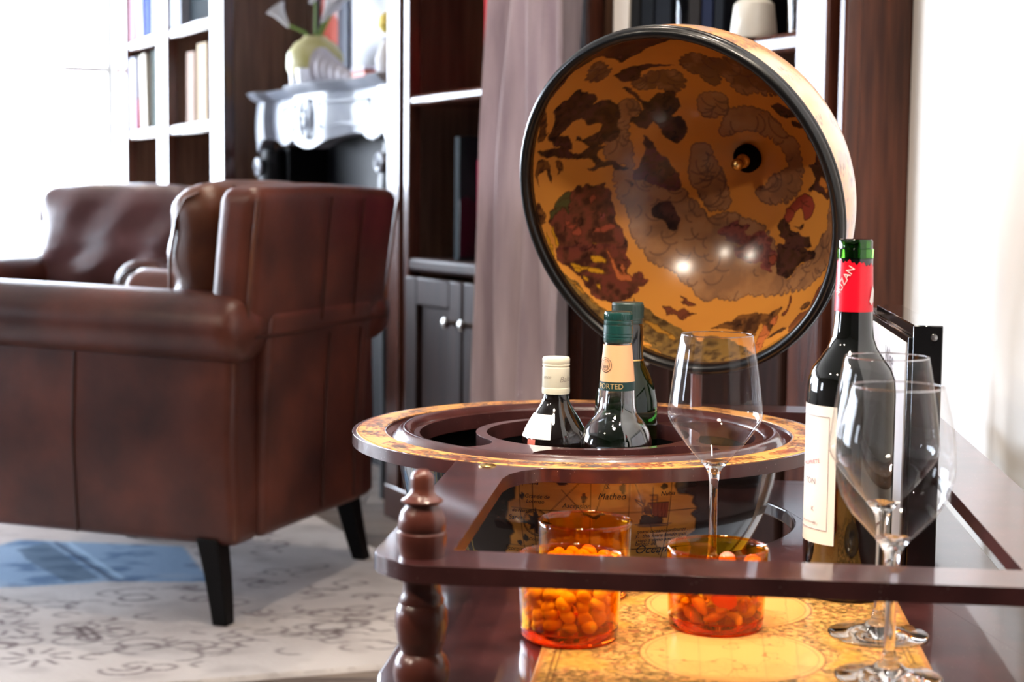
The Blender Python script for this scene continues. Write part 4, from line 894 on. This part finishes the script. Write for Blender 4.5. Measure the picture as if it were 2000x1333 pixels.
G = np.stack([BB, AV, np.full_like(BB, ZT + .0006)], -1); G[0, :, 2] = G[-1, :, 2] = ZT - .001; G[:, 0, 2] = G[:, -1, 2] = ZT - .001
grid_mesh(G).build('map_inlay', M_print, tro, smooth=60, col=cv.at(BB, AV).reshape(-1, 3))
# turned spindles through the rails, and turned legs on castors below
top = [(0, .0625), (.004, .062), (.0072, .0595), (.0085, .056), (.0082, .05), (.0088, .046), (.0115, .0425), (.0150, .0405), (.0148, .0392), (.0118, .0375), (.0118, .0365), (.0148, .0325), (.0168, .027), (.0172, .0215), (.0165, .0190), (.0160, .0184), (.0176, .0172), (.0178, .0155), (.0176, .011), (.0165, .0045), (.0158, .0005), (.0150, -.006)]
mid = [(.0150, -.012), (.0138, -.018), (.0133, -.023), (.0145, -.028), (.0162, -.0315), (.0158, -.0345), (.0172, -.0365), (.0188, -.042), (.0192, -.048), (.0182, -.0555), (.0178, -.057), (.0176, -.059), (.0172, -.0625), (.0148, -.067), (.0145, -.070), (.0178, -.0735), (.0200, -.079), (.0204, -.085), (.0190, -.092), (.0185, -.0945)]
legp = [(.018, -.11), (.017, -.12), (.022, -.13), (.024, -.16), (.016, -.19), (.02, -.2), (.02, -.21), (.014, -.23), (.019, -.36), (.024, -.46), (.017, -.5), (.022, -.51), (.014, -.53), (.012, -.548)]
for b, a in ((-.077, -.640), (.376, -.640), (.376, .215)):
    s_ = MB().lathe(top + mid, 40, (b, a, ZR_)).build('spindle', M_turn, tro, smooth=40)
for b, a in ((-.077, -.640), (.376, -.640), (.376, .215), (-.077, .215)):
    l_ = MB().lathe(legp, 32, (b, a, ZR_)).build('leg', M_turn, tro, smooth=40)
    MB().lathe([(.02, -.009), (.025, -.006), (.025, .006), (.02, .009)], 24).xf(Matrix.Translation((b, a, .025)) @ Matrix.Rotation(pi / 2, 4, 'Y')).build('castor', M_black, l_)
MB().tube([(-.077, .215, .25), (.376, .215, .25)], .012, 10).tube([(-.077, .215, .25), (-.077, -.64, .25)], .012, 10).build('stretcher', M_turn, tro)
MB().lathe([(.03, .22), (.03, .3), (.05, .36), (.06, .395), (0, .395)], 28).build('globe_stand', M_turn, tro)
# ---- the lifted lid (upper half of the globe)
LA_, LE_ = radians(35.03), radians(18.03); LCn = Vector((.1904, 1.895, .8515)); LR = .2138
ax = Vector((sin(LA_) * cos(LE_), cos(LA_) * cos(LE_), sin(LE_))); ex = ax.cross(Vector((0, 0, 1))).normalized(); ey = ex.cross(ax)
LM = TI @ Matrix(((ex.x, ey.x, -ax.x, LCn.x), (ex.y, ey.y, -ax.y, LCn.y), (ex.z, ey.z, -ax.z, LCn.z), (0, 0, 0, 1)))
def dome(R, nr, ns, sgn):
    th = np.linspace(.3, 90, nr); ph = np.linspace(0, 360, ns + 1)[:-1]; TH, PH = np.meshgrid(th, ph, indexing='ij'); t_, p_ = np.radians(TH), np.radians(PH)
    G = np.stack([R * np.sin(t_) * np.cos(p_), R * np.sin(t_) * np.sin(p_), -R * np.cos(t_)], -1); r_ = TH / 90
    return G, r_ * np.cos(p_), r_ * np.sin(p_)
cv = Canvas(700, 700, -1, 1, -1, 1, (226, 164, 112))
n1 = cv.noise(7, 41, 5); n2 = cv.noise(30, 42, 4)
cv.mix((n1 - .5) * 5, (214, 186, 164), .8); cv.mix((n2 - .58) * 6, (160, 150, 148), .7); cv.mix((np.abs(n1 - .5) < .008) * 1.0, (110, 96, 92), .6)
for k in range(70):
    r_ = base_n.uniform(.72, .98); a = base_n.uniform(0, 6.28); u, v_ = r_ * cos(a), r_ * sin(a)
    for _ in range(5): cv.arc(u + base_n.uniform(-.03, .03), v_ + base_n.uniform(-.03, .03), base_n.uniform(.006, .03), base_n.uniform(.006, .03), base_n.uniform(0, 6), base_n.uniform(6, 10), .0028, (120, 92, 88), .7)
G, du, dv = dome(LR - .001, 130, 420, 1)
lid = grid_mesh(G, True); lid.f = [tuple(reversed(q_)) for q_ in lid.f]
lid = lid.build('lid', painted('varnished_lid_print', .3, coat=.4), tro, smooth=80, col=cv.at(du, dv).reshape(-1, 3)); lid.matrix_local = LM
# painted sky inside the lid
cv = Canvas(900, 900, -1, 1, -1, 1, (204, 136, 58))
n1 = cv.noise(8, 51, 4); n2 = cv.noise(60, 52, 3); n3 = cv.noise(28, 53, 4)
cv.mix((n1 - .5) * 3, (186, 120, 50), .5)
cv.warp = (cv.U + .03 * (cv.noise(45, 61, 3) - .5) * 1.2, cv.V + .03 * (cv.noise(45, 62, 3) - .5) * 1.2)
PAL = {'c': (142, 104, 76), 'C': (88, 62, 48), 'd': (44, 27, 26), 'D': (76, 42, 40), 'm': (78, 40, 36), 'g': (72, 74, 42), 'r': (146, 70, 50), 'p': (132, 66, 60), 'R': (138, 52, 46), 'y': (206, 148, 34), 'o': (196, 120, 50), 'f': (190, 104, 58), 'e': (92, 74, 44), 'h': (160, 112, 40), 'b': (72, 44, 30), 'B': (102, 50, 38)}
for ci, (k_, flat) in enumerate(LID_ART):
    pts = [(flat[i] / 1000, flat[i + 1] / 1000) for i in range(0, len(flat), 2)]
    for _ in range(1): pts = [q_ for a, b in zip(pts, pts[1:] + pts[:1]) for q_ in ((.75 * a[0] + .25 * b[0], .75 * a[1] + .25 * b[1]), (.25 * a[0] + .75 * b[0], .25 * a[1] + .75 * b[1]))]
    m_ = cv.inside(pts)
    if k_ in 'cC':      # billowing edge: overlapping puffs along the outline
        r_ = random.Random(ci + 500)
        for a, b in zip(pts, pts[1:] + pts[:1]):
            q_ = r_.uniform(.008, .018); m_ |= np.hypot(cv.U - (a[0] + b[0]) / 2, cv.V - (a[1] + b[1]) / 2) < q_
    cv.mix(m_.astype(float), PAL[k_], .82 if k_ in 'cC' else .94)
    mf = m_.astype(float)
    xs_, ys_ = [p[0] for p in pts], [p[1] for p in pts]; x0, x1, y0, y1 = min(xs_), max(xs_), min(ys_), max(ys_); r_ = random.Random(ci)
    if k_ in 'cC':
        cv.mix(mf * np.clip((n3 - .48) * 5, 0, 1), (112, 80, 60), .5); cv.mix(mf * np.clip((.46 - n3) * 6, 0, 1), (166, 124, 88), .5)
        nk = int(110 * sqrt((x1 - x0) * (y1 - y0)))
        for _ in range(nk):
            q_ = r_.uniform(.02, .06); a0 = r_.uniform(2.6, 5.2); cv.arc(r_.uniform(x0, x1), r_.uniform(y0, y1), q_, q_, a0, a0 + r_.uniform(1.2, 2.6), .0035, (84, 58, 48), .6, mask=mf)
        er = mf * np.roll(mf, 3, 0) * np.roll(mf, -3, 0) * np.roll(mf, 3, 1) * np.roll(mf, -3, 1); cv.mix(mf - er, (92, 62, 46), .6)
    elif k_ in 'dDmpeb':
        t2 = {'d': (84, 50, 44), 'D': (104, 56, 60), 'm': (116, 58, 46), 'p': (88, 44, 46), 'e': (128, 98, 50), 'b': (128, 82, 40)}[k_]
        cv.mix(mf * np.clip((n2 - .5) * 7, 0, 1), t2, .75); cv.mix(mf * np.clip((.44 - n2) * 7, 0, 1), (34, 20, 20), .6)
        for _ in range(int(60 * sqrt((x1 - x0) * (y1 - y0)))):
            a0 = r_.uniform(0, 6.3); q_ = r_.uniform(.01, .035); cv.arc(r_.uniform(x0, x1), r_.uniform(y0, y1), q_, q_ * r_.uniform(.3, 1), a0, a0 + r_.uniform(1, 2.5), .003, r_.choice([t2, (30, 18, 18), (30, 18, 18)]), .8, mask=mf)
    else:
        for _ in range(int(30 * sqrt((x1 - x0) * (y1 - y0))) + 2):
            a0 = r_.uniform(0, 6.3); q_ = r_.uniform(.02, .06); cv.arc(r_.uniform(x0, x1), r_.uniform(y0, y1), q_, q_ * .6, a0, a0 + r_.uniform(1, 2), .003, (70, 40, 26), .6, mask=mf)
        er = mf * np.roll(mf, 2, 0) * np.roll(mf, -2, 0) * np.roll(mf, 2, 1) * np.roll(mf, -2, 1); cv.mix(mf - er, (52, 30, 22), .7)
rr_ = np.hypot(cv.U, cv.V); cv.mix((rr_ > .965) * 1.0, (34, 26, 22), .9)
G, du, dv = dome(.2055, 250, 760, 1)
grid_mesh(G, True).build('lid_painting', painted('lacquered_painting', .2, spec=.4), lid, smooth=80, col=cv.at(du, dv).reshape(-1, 3))
prof = []
for a in np.linspace(0, 2 * pi, 15)[:-1]: prof.append((.2090 + .0068 * cos(a), .001 + .0085 * sin(a)))
MB().lathe(prof, 160, closed=True).build('lid_rim', M_blackrim, lid, smooth=60)
MB().lathe([(.2160, -.006), (.2165, -.002), (.2150, .0), (.2146, -.005)], 160, closed=True).build('rim_bead', M_blackrim, lid, smooth=60)
MB().lathe([(.0, -.2045), (.0185, -.2035), (.0185, -.1965), (.015, -.192), (0, -.1915)], 32).build('knob_base', MATS['dark_lining'], lid)
MB().lathe([(.009, -.1915), (.0092, -.186), (.0065, -.184), (.0048, -.181), (.0055, -.176), (.0078, -.1725), (.0078, -.169), (.005, -.1645), (0, -.163)], 28).build('knob', M_brass, lid, smooth=60)
# hinge arm behind the ring
hp = TI @ (LCn - ey * LR); MB().tube([(hp.x, hp.y, ZR_ - .005), (hp.x, hp.y, ZR_ + .02), (hp.x, hp.y + .0, hp.z)], .007, 10).build('hinge', M_turn, tro)

# ------------------------------------------------------------------ things on and in the trolley
TZ = ZT + .0008
def cyl_text(body, R, z0, az, width, root, mat, slope=0.0, shear=0, name='lettering', zc=None):
    """lettering printed round a bottle; az = degrees from the side facing the camera, positive towards the right"""
    tm = text_mb(body, 1.0, shear); w_ = max(p[0] for p in tm.v); k = width / w_; out = []
    for x, y, z in tm.v:
        X, Z = x * k, y * k
        X, Z = X * cos(slope) - Z * sin(slope), X * sin(slope) + Z * cos(slope)
        RR = (R(z0 + Z) if callable(R) else R) + .0004; a = radians(az) + X / RR
        out.append((RR * sin(a), -RR * cos(a), z0 + Z))
    tm.v = out; return tm.build(name, mat, root, smooth=0)
def sleeve(prof, a0, a1, n=40, top=None):
    """part of a surface of revolution between two azimuths (degrees from the camera side), thickened"""
    A = np.radians(np.linspace(a0, a1, n)); G = np.array([[(r * sin(a), -r * cos(a), z + (top(a) if (top and j == len(prof) - 1) else 0)) for a in A] for j, (r, z) in enumerate(prof)])
    return grid_mesh(G)
# --- wine glasses
angular = [(0, .0005), (.030, .0003), (.0395, .0008), (.0400, .0018), (.0385, .0026), (.025, .0045), (.012, .0085), (.0062, .014), (.0043, .022), (.0038, .04), (.0037, .075), (.0042, .09), (.0052, .0965), (.0075, .1025), (.0131, .1090), (.0263, .1243), (.0372, .1390), (.0412, .1450), (.0432, .1500), (.0436, .1545), (.0428, .163), (.0402, .183), (.0376, .2005), (.0352, .2145), (.0331, .2255), (.0326, .2262), (.0321, .2255), (.0341, .2145), (.0366, .2005), (.0392, .183), (.0418, .163), (.0425, .1545), (.0420, .1505), (.0400, .1456), (.0360, .1400), (.0255, .1262), (.0140, .1145), (.0070, .1098), (0, .1085)]
rounded = [(0, .0005), (.030, .0003), (.0385, .0008), (.0390, .0018), (.0376, .0026), (.024, .0045), (.012, .0085), (.0062, .014), (.0043, .022), (.0038, .04), (.0037, .07), (.0043, .085), (.0055, .0925), (.0085, .099), (.0135, .105), (.0215, .1135), (.0305, .123), (.0372, .134), (.0412, .146), (.0428, .158), (.0426, .170), (.0408, .184), (.0380, .197), (.0350, .2085), (.0331, .2155), (.0326, .2162), (.0321, .2155), (.0339, .2085), (.0369, .197), (.0397, .184), (.0415, .170), (.0417, .158), (.0401, .1462), (.0361, .1346), (.0294, .124), (.0205, .115), (.012, .1085), (.006, .1055), (0, .1045)]
def wineglass(x, y, prof, split, label):
    t = thing('wine_glass', label, 'wine glass', (x, y, TZ))
    bo = [p for p in prof if p[1] > split]; st = [p for p in prof if p[1] <= split]
    zs = split + .0095; i0 = next(i for i, p in enumerate(prof) if p[1] > zs); top = max(range(len(prof)), key=lambda i: prof[i][1]); inner = prof[top:]; j0 = next(i for i, p in enumerate(inner) if p[1] < zs)
    MB().lathe(prof[:i0] + inner[j0:], 72).build('stem_and_foot', M_glass, t, smooth=60)
    MB().lathe([prof[i0 - 1]] + prof[i0:top + 1], 96, cap=False).build('bowl', M_thin, t, smooth=60)
    r_ = prof[top][0]; MB().lathe([(r_ + .0005 * cos(a), prof[top][1] + .0005 * sin(a)) for a in np.linspace(0, 2 * pi, 9)[:-1]], 96, closed=True).build('rim', M_glass, t, smooth=80)
    return t
wineglass(.1875, 1.447, angular, .1, 'empty angular wine glass standing alone before the globe ring')
wineglass(.298, 1.255, angular, .1, 'empty angular wine glass in front of the red capped bottle')
wineglass(.279, 1.139, rounded, .0975, 'empty rounded wine glass nearest the rail, overlapping the angular one')
# --- red wine bottle
M_wlabel = plain('cream_label', (244, 242, 236), .55); M_red = plain('red_capsule', (214, 12, 40), .32, spec=.5, coat=.2); M_silver = plain('capsule_print', (226, 214, 210), .4)
M_faint = plain('faint_print', (150, 142, 150), .6); M_redink = plain('red_ink', (206, 70, 90), .6)
t = thing('wine_bottle', 'open dark red wine bottle with red capsule and white label', 'bottle', (.300, 1.392, TZ))
BR = .0385
MB().lathe([(0, .004), (.030, .001), (.036, .0015), (BR, .006), (BR, .180), (.0375, .193), (.034, .203), (.0275, .212), (.0215, .2205), (.0182, .230), (.0170, .240), (.0162, .253)], 64).build('bottle_body', M_winebody, t, smooth=60)
MB().lathe([(.0162, .2535), (.0160, .262), (.0152, .300)], 48).build('neck_core', M_winebody, t)
MB().lathe([(.0138, .288), (.0140, .2985), (.0156, .2990), (.0158, .3075), (.0147, .3080), (.0147, .3145), (.0138, .3160), (.0100, .3155), (.0096, .306), (.0096, .288)], 48, closed=True).build('green_lip', M_greenglass, t, smooth=40)
cap = sleeve([(.0167, .253), (.0164, .27), (.0157, .288), (.0156, .2955)], -180, 180, 90, top=lambda a: .0012 * sin(9 * a) + .0010 * sin(23 * a + 1) + .0022 * -sin(a)).build('capsule', M_red, t, smooth=60)
cyl_text('AUZAN', .0164, .2650, -66, .030, t, M_silver, slope=radians(58))
MB().add([(.0172 * sin(radians(a)), -.0172 * cos(radians(a)), z) for a, z in ((38, .262), (50, .259), (62, .262), (64, .272), (52, .276))], [(0, 1, 2, 3, 4)]).build('crest', M_silver, t, smooth=0)
sleeve([(BR + .0004, .050), (BR + .0004, .1715)], -150, -29, 60).build('label', M_wlabel, t, smooth=60)
fr = []
for a0, z0, a1, z1 in ((-148, .0625, -39, .0625), (-39, .0625, -39, .1625), (-39, .1625, -148, .1625)):
    fr.append([((BR + .0007) * sin(radians(a0 + (a1 - a0) * q_)), -(BR + .0007) * cos(radians(a0 + (a1 - a0) * q_)), z0 + (z1 - z0) * q_) for q_ in np.linspace(0, 1, 40)])
m = MB()
for q_ in fr: m.tube(q_, .00028, 4)
m.build('label_border', M_faint, t, smooth=0)
for a_ in (('PROPRIETE', -86, .1165, .024, M_redink, .22), ('TON', -82, .1020, .016, M_faint, 0), ('K', -66, .078, .004, M_faint, 0), ('mis en bouteille', -88, .0672, .022, M_faint, 0), ('75 cl', -62, .066, .006, M_faint, 0)):
    cyl_text(a_[0], BR + .0004, a_[2], a_[1], a_[3], t, a_[4], slope=a_[5])
# --- three bottles standing in the globe
ZB = gz - .1545
gx = lambda x: x
M_ivcap = plain('ivory_cap', (232, 228, 208), .38, coat=.2); M_scrwg = plain('green_screw_cap', (22, 66, 62), .28, coat=.6); M_dkcap = plain('grey_green_cap', (48, 66, 62), .35, coat=.3)
M_dark = plain('dark_liqueur_glass', (16, 11, 10), .04, coat=1); M_peach = plain('peach_label', (238, 178, 130), .5); M_greenband = plain('green_band', (18, 52, 50), .45); M_goldink = plain('gold_ink', (214, 186, 130), .4, metal=.4)
def zrel(z): return z - ZB
t = thing('liquor_bottle', 'dark squat liquor bottle with ivory screw cap in the globe', 'bottle', (.049, 1.742, ZB))
c = zrel(.640)
MB().lathe([(0, 0), (.034, 0), (.037, .004), (.037, c - .05), (.0362, c - .042), (.0330, c - .034), (.0270, c - .023), (.0208, c - .013), (.0160, c - .005), (.0140, c + .002), (.0138, c + .008)], 56).build('bottle_body', M_dark, t, smooth=60)
MB().lathe([(0, c + .005), (.0152, c + .005), (.0156, c + .008), (.0154, c + .0115), (.0150, c + .0118), (.0153, c + .0125), (.0151, c + .034), (.0146, c + .0344), (.0146, c + .0358), (.0152, c + .0362), (.0152, c + .0375), (.0146, c + .038), (.0151, c + .0388), (.0153, c + .043), (.0145, c + .0452), (0, c + .0455)], 48).build('cap', M_ivcap, t, smooth=35)
cyl_text('Balen', .0152, c + .0185, 12, .020, t, plain('grey_script', (168, 160, 148), .5), slope=.08, shear=.35)
cyl_text('ance', .0152, c + .0225, -62, .011, t, MATS['grey_script'], slope=.0, shear=.35)
rb = [(.0362 + .0005, c - .042), (.0330 + .0006, c - .034), (.0270 + .0007, c - .023), (.0230 + .0007, c - .0165)]
sleeve(rb, -88, -10, 24).build('paper_seal', plain('white_seal', (246, 244, 242), .6), t, smooth=60)
sleeve([(.0376, c - .085), (.0376, c - .05), (.0368, c - .043)], -56, -38, 8).build('tax_strip', plain('pink_strip', (222, 120, 104), .6), t, smooth=60)
t = thing('liquor_bottle', 'clear empty bottle with green screw cap and peach neck label in the globe', 'bottle', (.113, 1.688, ZB))
z0 = zrel(.604)
pr = [(0, 0), (.036, 0), (.0385, .004), (.0385, z0 - .012), (.0380, z0 - .002), (.0345, z0 + .010), (.0285, z0 + .019), (.0220, z0 + .0265), (.0196, z0 + .036), (.0190, z0 + .050), (.0184, z0 + .062), (.0166, z0 + .082), (.0148, z0 + .102), (.0142, z0 + .112)]
MB().lathe(pr + [(r - .0016, z) for r, z in reversed(pr[3:])] + [(.034, .006), (0, .006)], 72).build('bottle_body', M_brightglass, t, smooth=60)
MB().lathe([(.0188, z0 + .0620), (.0170, z0 + .0820), (.0152, z0 + .1010), (.0149, z0 + .1010), (.0167, z0 + .082), (.0186, z0 + .062)], 48, closed=True).build('neck_label', M_peach, t, smooth=60)
MB().lathe([(.0194, z0 + .0525), (.01885, z0 + .0620), (.0186, z0 + .0620), (.0191, z0 + .0525)], 48, closed=True).build('neck_band', M_greenband, t, smooth=60)
cyl_text('PORTED', lambda z: .0192, z0 + .0548, -72, .030, t, M_goldink)
ring = [(.0181 * sin(radians(-48) + .42 * cos(a)), -.0181 * cos(radians(-48) + .42 * cos(a)), z0 + .0800 + .0078 * sin(a)) for a in np.linspace(0, 2 * pi, 40)]
m = MB().tube(ring, .0003, 4)
ring2 = [(.0181 * sin(radians(-48) + .30 * cos(a)), -.0181 * cos(radians(-48) + .30 * cos(a)), z0 + .0800 + .0056 * sin(a)) for a in np.linspace(0, 2 * pi, 40)]; m.tube(ring2, .0002, 4)
m.build('seal_print', M_greenband, t, smooth=0)
cyl_text('888', .0178, z0 + .0765, -60, .0075, t, M_greenband)
MB().lathe([(0, z0 + .103), (.0150, z0 + .103), (.0158, z0 + .105), (.0158, z0 + .1085), (.0152, z0 + .109), (.0158, z0 + .1095), (.0158, z0 + .112), (.0153, z0 + .1125), (.0157, z0 + .113), (.0155, z0 + .1215), (.0149, z0 + .1220), (.0153, z0 + .1228), (.0152, z0 + .1262), (.0146, z0 + .1266), (.0149, z0 + .1274), (.0149, z0 + .1345), (.0142, z0 + .1360), (0, z0 + .1362)], 48).build('screw_cap', M_scrwg, t, smooth=35)
m = MB()
for k in range(48):
    a = 2 * pi * k / 48; m.tube([(.0150 * cos(a), .0150 * sin(a), z0 + .1278), (.0150 * cos(a), .0150 * sin(a), z0 + .1335)], .0004, 4)
m.build('cap_ridges', M_scrwg, t)
t = thing('liquor_bottle', 'green glass bottle with tall dark cap standing rearmost in the globe', 'bottle', (.131, 1.797, ZB))
zc = zrel(.743)
MB().lathe([(0, 0), (.033, 0), (.036, .004), (.036, zc - .122), (.0352, zc - .110), (.0318, zc - .095), (.0265, zc - .082), (.0215, zc - .0725), (.0190, zc - .066), (.0180, zc - .06)], 56).build('bottle_body', M_dkgreen, t, smooth=60)
MB().lathe([(.0190, zc - .0655), (.0183, zc - .060), (.0178, zc - .026), (.0172, zc - .024), (0, zc - .024)], 48).build('neck_sleeve', M_black, t)
MB().lathe([(.0194, zc - .0655), (.0190, zc - .064), (.0186, zc - .064), (.0190, zc - .0655)], 48, closed=True).build('gold_ring', M_brass, t)
MB().lathe([(0, zc - .0238), (.0172, zc - .0238), (.0176, zc - .022), (.0176, zc - .0195), (.0180, zc - .019), (.0180, zc - .0015), (.0168, zc), (0, zc)], 48).build('screw_cap', M_dkcap, t, smooth=35)
m = MB()
for k in range(56):
    a = 2 * pi * k / 56; m.tube([(.0180 * cos(a), .0180 * sin(a), zc - .0175), (.0180 * cos(a), .0180 * sin(a), zc - .003)], .0004, 4)
m.build('cap_ridges', M_dkcap, t)
# --- amber bowls with snacks
def amber_bowl(x, y, label):
    t = thing('amber_bowl', label, 'bowl', (x, y, TZ))
    MB().lathe([(.0383, .0095), (.0395, .012), (.0402, .03), (.0412, .060), (.0416, .0655), (.0408, .0664), (.0398, .0655), (.0394, .060), (.0386, .03), (.0378, .0115)], 72, closed=True).build('wall', M_amberglass, t, smooth=60)
    MB().lathe([(0, .0008), (.030, .0004), (.0365, .001), (.0386, .0035), (.0390, .0094), (.0372, .0098), (.03, .0088), (0, .0084)], 72).build('thick_base', M_amberbase, t, smooth=50)
    MB().lathe([(.0417, .0650), (.0419, .0662), (.0408, .0672), (.0397, .0662), (.0399, .0650)], 72, closed=True).build('rim', M_amberglass, t, smooth=60)
    return t
BL = (.048, 1.242); BB_ = (.066, 1.380); BRt = (.170, 1.280)
amber_bowl(*BL, 'left amber glass bowl of yellow peanuts, nearest the spindle')
amber_bowl(*BB_, 'amber glass bowl behind the left one, below the painted globe')
amber_bowl(*BRt, 'right amber glass bowl of mixed nuts standing on the map')
M_nut = mottled('yellow_peanut', (244, 184, 70), (252, 210, 110), (90, 90, 90), rough=.55)
M_nutb = mottled('brown_almond', (176, 104, 52), (212, 140, 76), (120, 120, 120), rough=.55); M_nutc = mottled('pale_cashew', (236, 196, 140), (246, 218, 170), (90, 90, 90), rough=.55)
M_nutr = mottled('coral_coated_peanut', (226, 120, 96), (240, 156, 130), (90, 90, 90), rough=.5); M_nuto = plain('orange_slice', (226, 82, 24), .4)
def ell(rx, ry, rz, mat, name, fn=None, n1=9, n2=12):
    v = []; f = []
    for i in range(n1 + 1):
        th = pi * i / n1
        for j in range(n2):
            ph = 2 * pi * j / n2; p = Vector((rx * sin(th) * cos(ph), ry * sin(th) * sin(ph), rz * cos(th))); v.append(fn(p) if fn else p)
    f = [(i * n2 + j, (i + 1) * n2 + j, (i + 1) * n2 + (j + 1) % n2, i * n2 + (j + 1) % n2) for i in range(n1) for j in range(n2)]
    o = MB().add(v, f).build(name, mat, None, smooth=80); return o
used = {}
def put(kind, x, y, z, label, group, cat='nut'):
    p = protos[kind]
    if kind not in used: o = p; used[kind] = 1
    else: o = p.copy(); COL.objects.link(o)
    o.location = (x, y, z); o.rotation_euler = (random.uniform(-.9, .9), random.uniform(-.9, .9), random.uniform(0, 6.28)); s_ = random.uniform(.92, 1.12); o.scale = (s_, s_, s_)
    tag(o, label, cat, group)
def half(p): return Vector((p.x, p.y, p.z * (1 if p.z > 0 else .35)))
def bent(p): return Vector((p.x, p.y + 90 * p.x * p.x, p.z))
protos = {'pea': ell(.0068, .0062, .0050, M_nut, 'peanut'), 'half': ell(.0072, .0056, .0062, M_nut, 'peanut_half', half),
          'pea2': ell(.0068, .0062, .0050, M_nut, 'peanut'), 'half2': ell(.0072, .0056, .0062, M_nut, 'peanut_half', half),
          'almond': ell(.0105, .0055, .0036, M_nutb, 'almond', lambda p: Vector((p.x, p.y * (1 - 35 * p.x), p.z))), 'cashew': ell(.0095, .0036, .0036, M_nutc, 'cashew', bent),
          'coral': ell(.0072, .0072, .0070, M_nutr, 'coated_peanut'), 'chunk': ell(.0095, .0062, .0050, M_nutc, 'cracker_piece', lambda p: Vector((p.x, p.y * (1 - 60 * p.x), max(-.003, min(.003, p.z))))), 'slice': ell(.0115, .0085, .0035, M_nuto, 'orange_slice')}
def ringfill(kinds, cx, cy, zs, rings, label, group, zj=.001):
    for li, z in enumerate(zs):
        for r_, n_ in rings[li]:
            o_ = random.uniform(0, 6.28)
            for k in range(n_):
                a = o_ + 2 * pi * k / max(1, n_); put(random.choice(kinds), cx + r_ * cos(a) + random.uniform(-.0020, .0012), cy + r_ * sin(a) + random.uniform(-.0020, .0012), TZ + z + random.uniform(-zj, zj), label, group)
full = [(.0300, 13), (.0180, 8), (.006, 3)]
ringfill(['pea', 'half'], *BL, [.0155, .0235, .0315, .0390, .0440], [[(.0305, 14)], [(.0305, 14)], [(.0305, 14), (.0180, 7)], full, [(.0230, 7), (.010, 3)]], 'yellow peanut in the left amber bowl', 'yellow peanuts in the left amber bowl', .0026)
ringfill(['pea2', 'half2'], *BB_, [.0160, .0240, .0300], [[(.0300, 13)], [(.0300, 13)], full], 'yellow peanut in the amber bowl under the globe', 'yellow peanuts in the rear amber bowl', .0016)
mixl = ('piece of the nut mix in the right amber bowl', 'nut mix in the right amber bowl')
ringfill(['almond', 'cashew', 'chunk', 'almond', 'cashew'], *BRt, [.0150, .0235, .032, .040], [[(.029, 10)], [(.029, 10), (.016, 5)], [(.029, 10), (.015, 5)], [(.028, 9), (.014, 5)]], *mixl, .002)
for dx, dy, dz in ((.010, .012, .052), (.030, .006, .051), (-.022, .008, .046)): put('coral' if dx > 0 else 'cashew', BRt[0] + dx, BRt[1] + dy, TZ + dz, ('round coral peanut on the mixed nuts, right one of the pair' if dx > .02 else 'round coral peanut on the mixed nuts, left one of the pair') if dx > 0 else 'pale cashew on top of the nut mix at the bowl wall', 'coral peanuts in the right bowl' if dx > 0 else 'nut mix in the right amber bowl')
put('slice', BRt[0] + .002, BRt[1] - .0325, TZ + .031, 'orange fruit slice against the front of the right bowl', 'dried fruit in the right bowl', 'fruit')
protos['slice'].rotation_euler = (radians(80), .5, 0)
for k_ in list(protos):
    if k_ not in used: bpy.data.objects.remove(protos[k_])
# --- black display stand with card, glittery holder behind it
def tbox(b0, b1, a0, a1, z0, z1):
    v = [TL(b, a, z) for z in (z0, z1) for a in (a0, a1) for b in (b0, b1)]
    return MB().add(v, [(0, 2, 3, 1), (4, 5, 7, 6), (0, 1, 5, 4), (2, 6, 7, 3), (0, 4, 6, 2), (1, 3, 7, 5)])
lo_ = TL(.322, -.13, TZ)
t = thing('display_stand', 'glossy black display stand holding a white card beside the wine bottle', 'display stand', lo_, -TA); I = root_inv(t)
tbox(.3125, .3390, -.273, .018, TZ + .008, .7480).xf(I).build('stand_body', M_black, t, bevel=.0012)
tbox(.3085, .3125, -.270, .020, TZ + .008, .7370).xf(I).build('card_frame', M_black, t, bevel=.0008)
tbox(.3077, .3086, -.258, .010, TZ + .03, .7305).xf(I).build('card', plain('card_white', (236, 238, 246), .45), t, smooth=0)
tbox(.309, .337, -.266, .012, TZ, TZ + .0078).xf(I).build('stand_foot', M_blackrim, t, bevel=.001)
tm = text_mb('Wine', .030, .35); tm.xf(I @ TM @ Matrix(((0, 0, -1, .3074), (-1, 0, 0, -.105), (0, 1, 0, .695), (0, 0, 0, 1)))); 
for i, p in enumerate(tm.v): pass
tm.build('lettering', plain('card_ink', (150, 150, 162), .5), t, smooth=0)
MB().lathe([(0, 0), (.0035, 0), (.003, .0012), (0, .0014)], 16).xf(I @ TM @ Matrix.Translation((.3310, -.2732, .737)) @ Matrix.Rotation(pi / 2, 4, 'X')).build('screw', plain('steel', (190, 190, 190), .25, metal=1), t)
lo_ = TL(.318, .125, TZ)
t = thing('glitter_holder', 'rough black glittery holder half hidden behind the display stand', 'candle holder', lo_); m = MB(); v = []
for i in range(40):
    z = .226 * i / 39; r_ = .029 * (1 if z < .215 else sqrt(max(0.05, 1 - ((z - .215) / .0115) ** 2)))
    for j in range(60): q_ = 2 * pi * j / 60; rr_ = r_ + random.uniform(-.0012, .0012); v.append((rr_ * cos(q_), rr_ * sin(q_), z))
m.add(v, [(i * 60 + j, i * 60 + (j + 1) % 60, (i + 1) * 60 + (j + 1) % 60, (i + 1) * 60 + j) for i in range(39) for j in range(60)] + [tuple(range(39 * 60, 40 * 60))])
m.build('holder_body', mottled('black_glitter', (16, 15, 16), (120, 112, 110), (900, 900, 900), rough=.35, lo=.5, hi=.75), t, smooth=0)
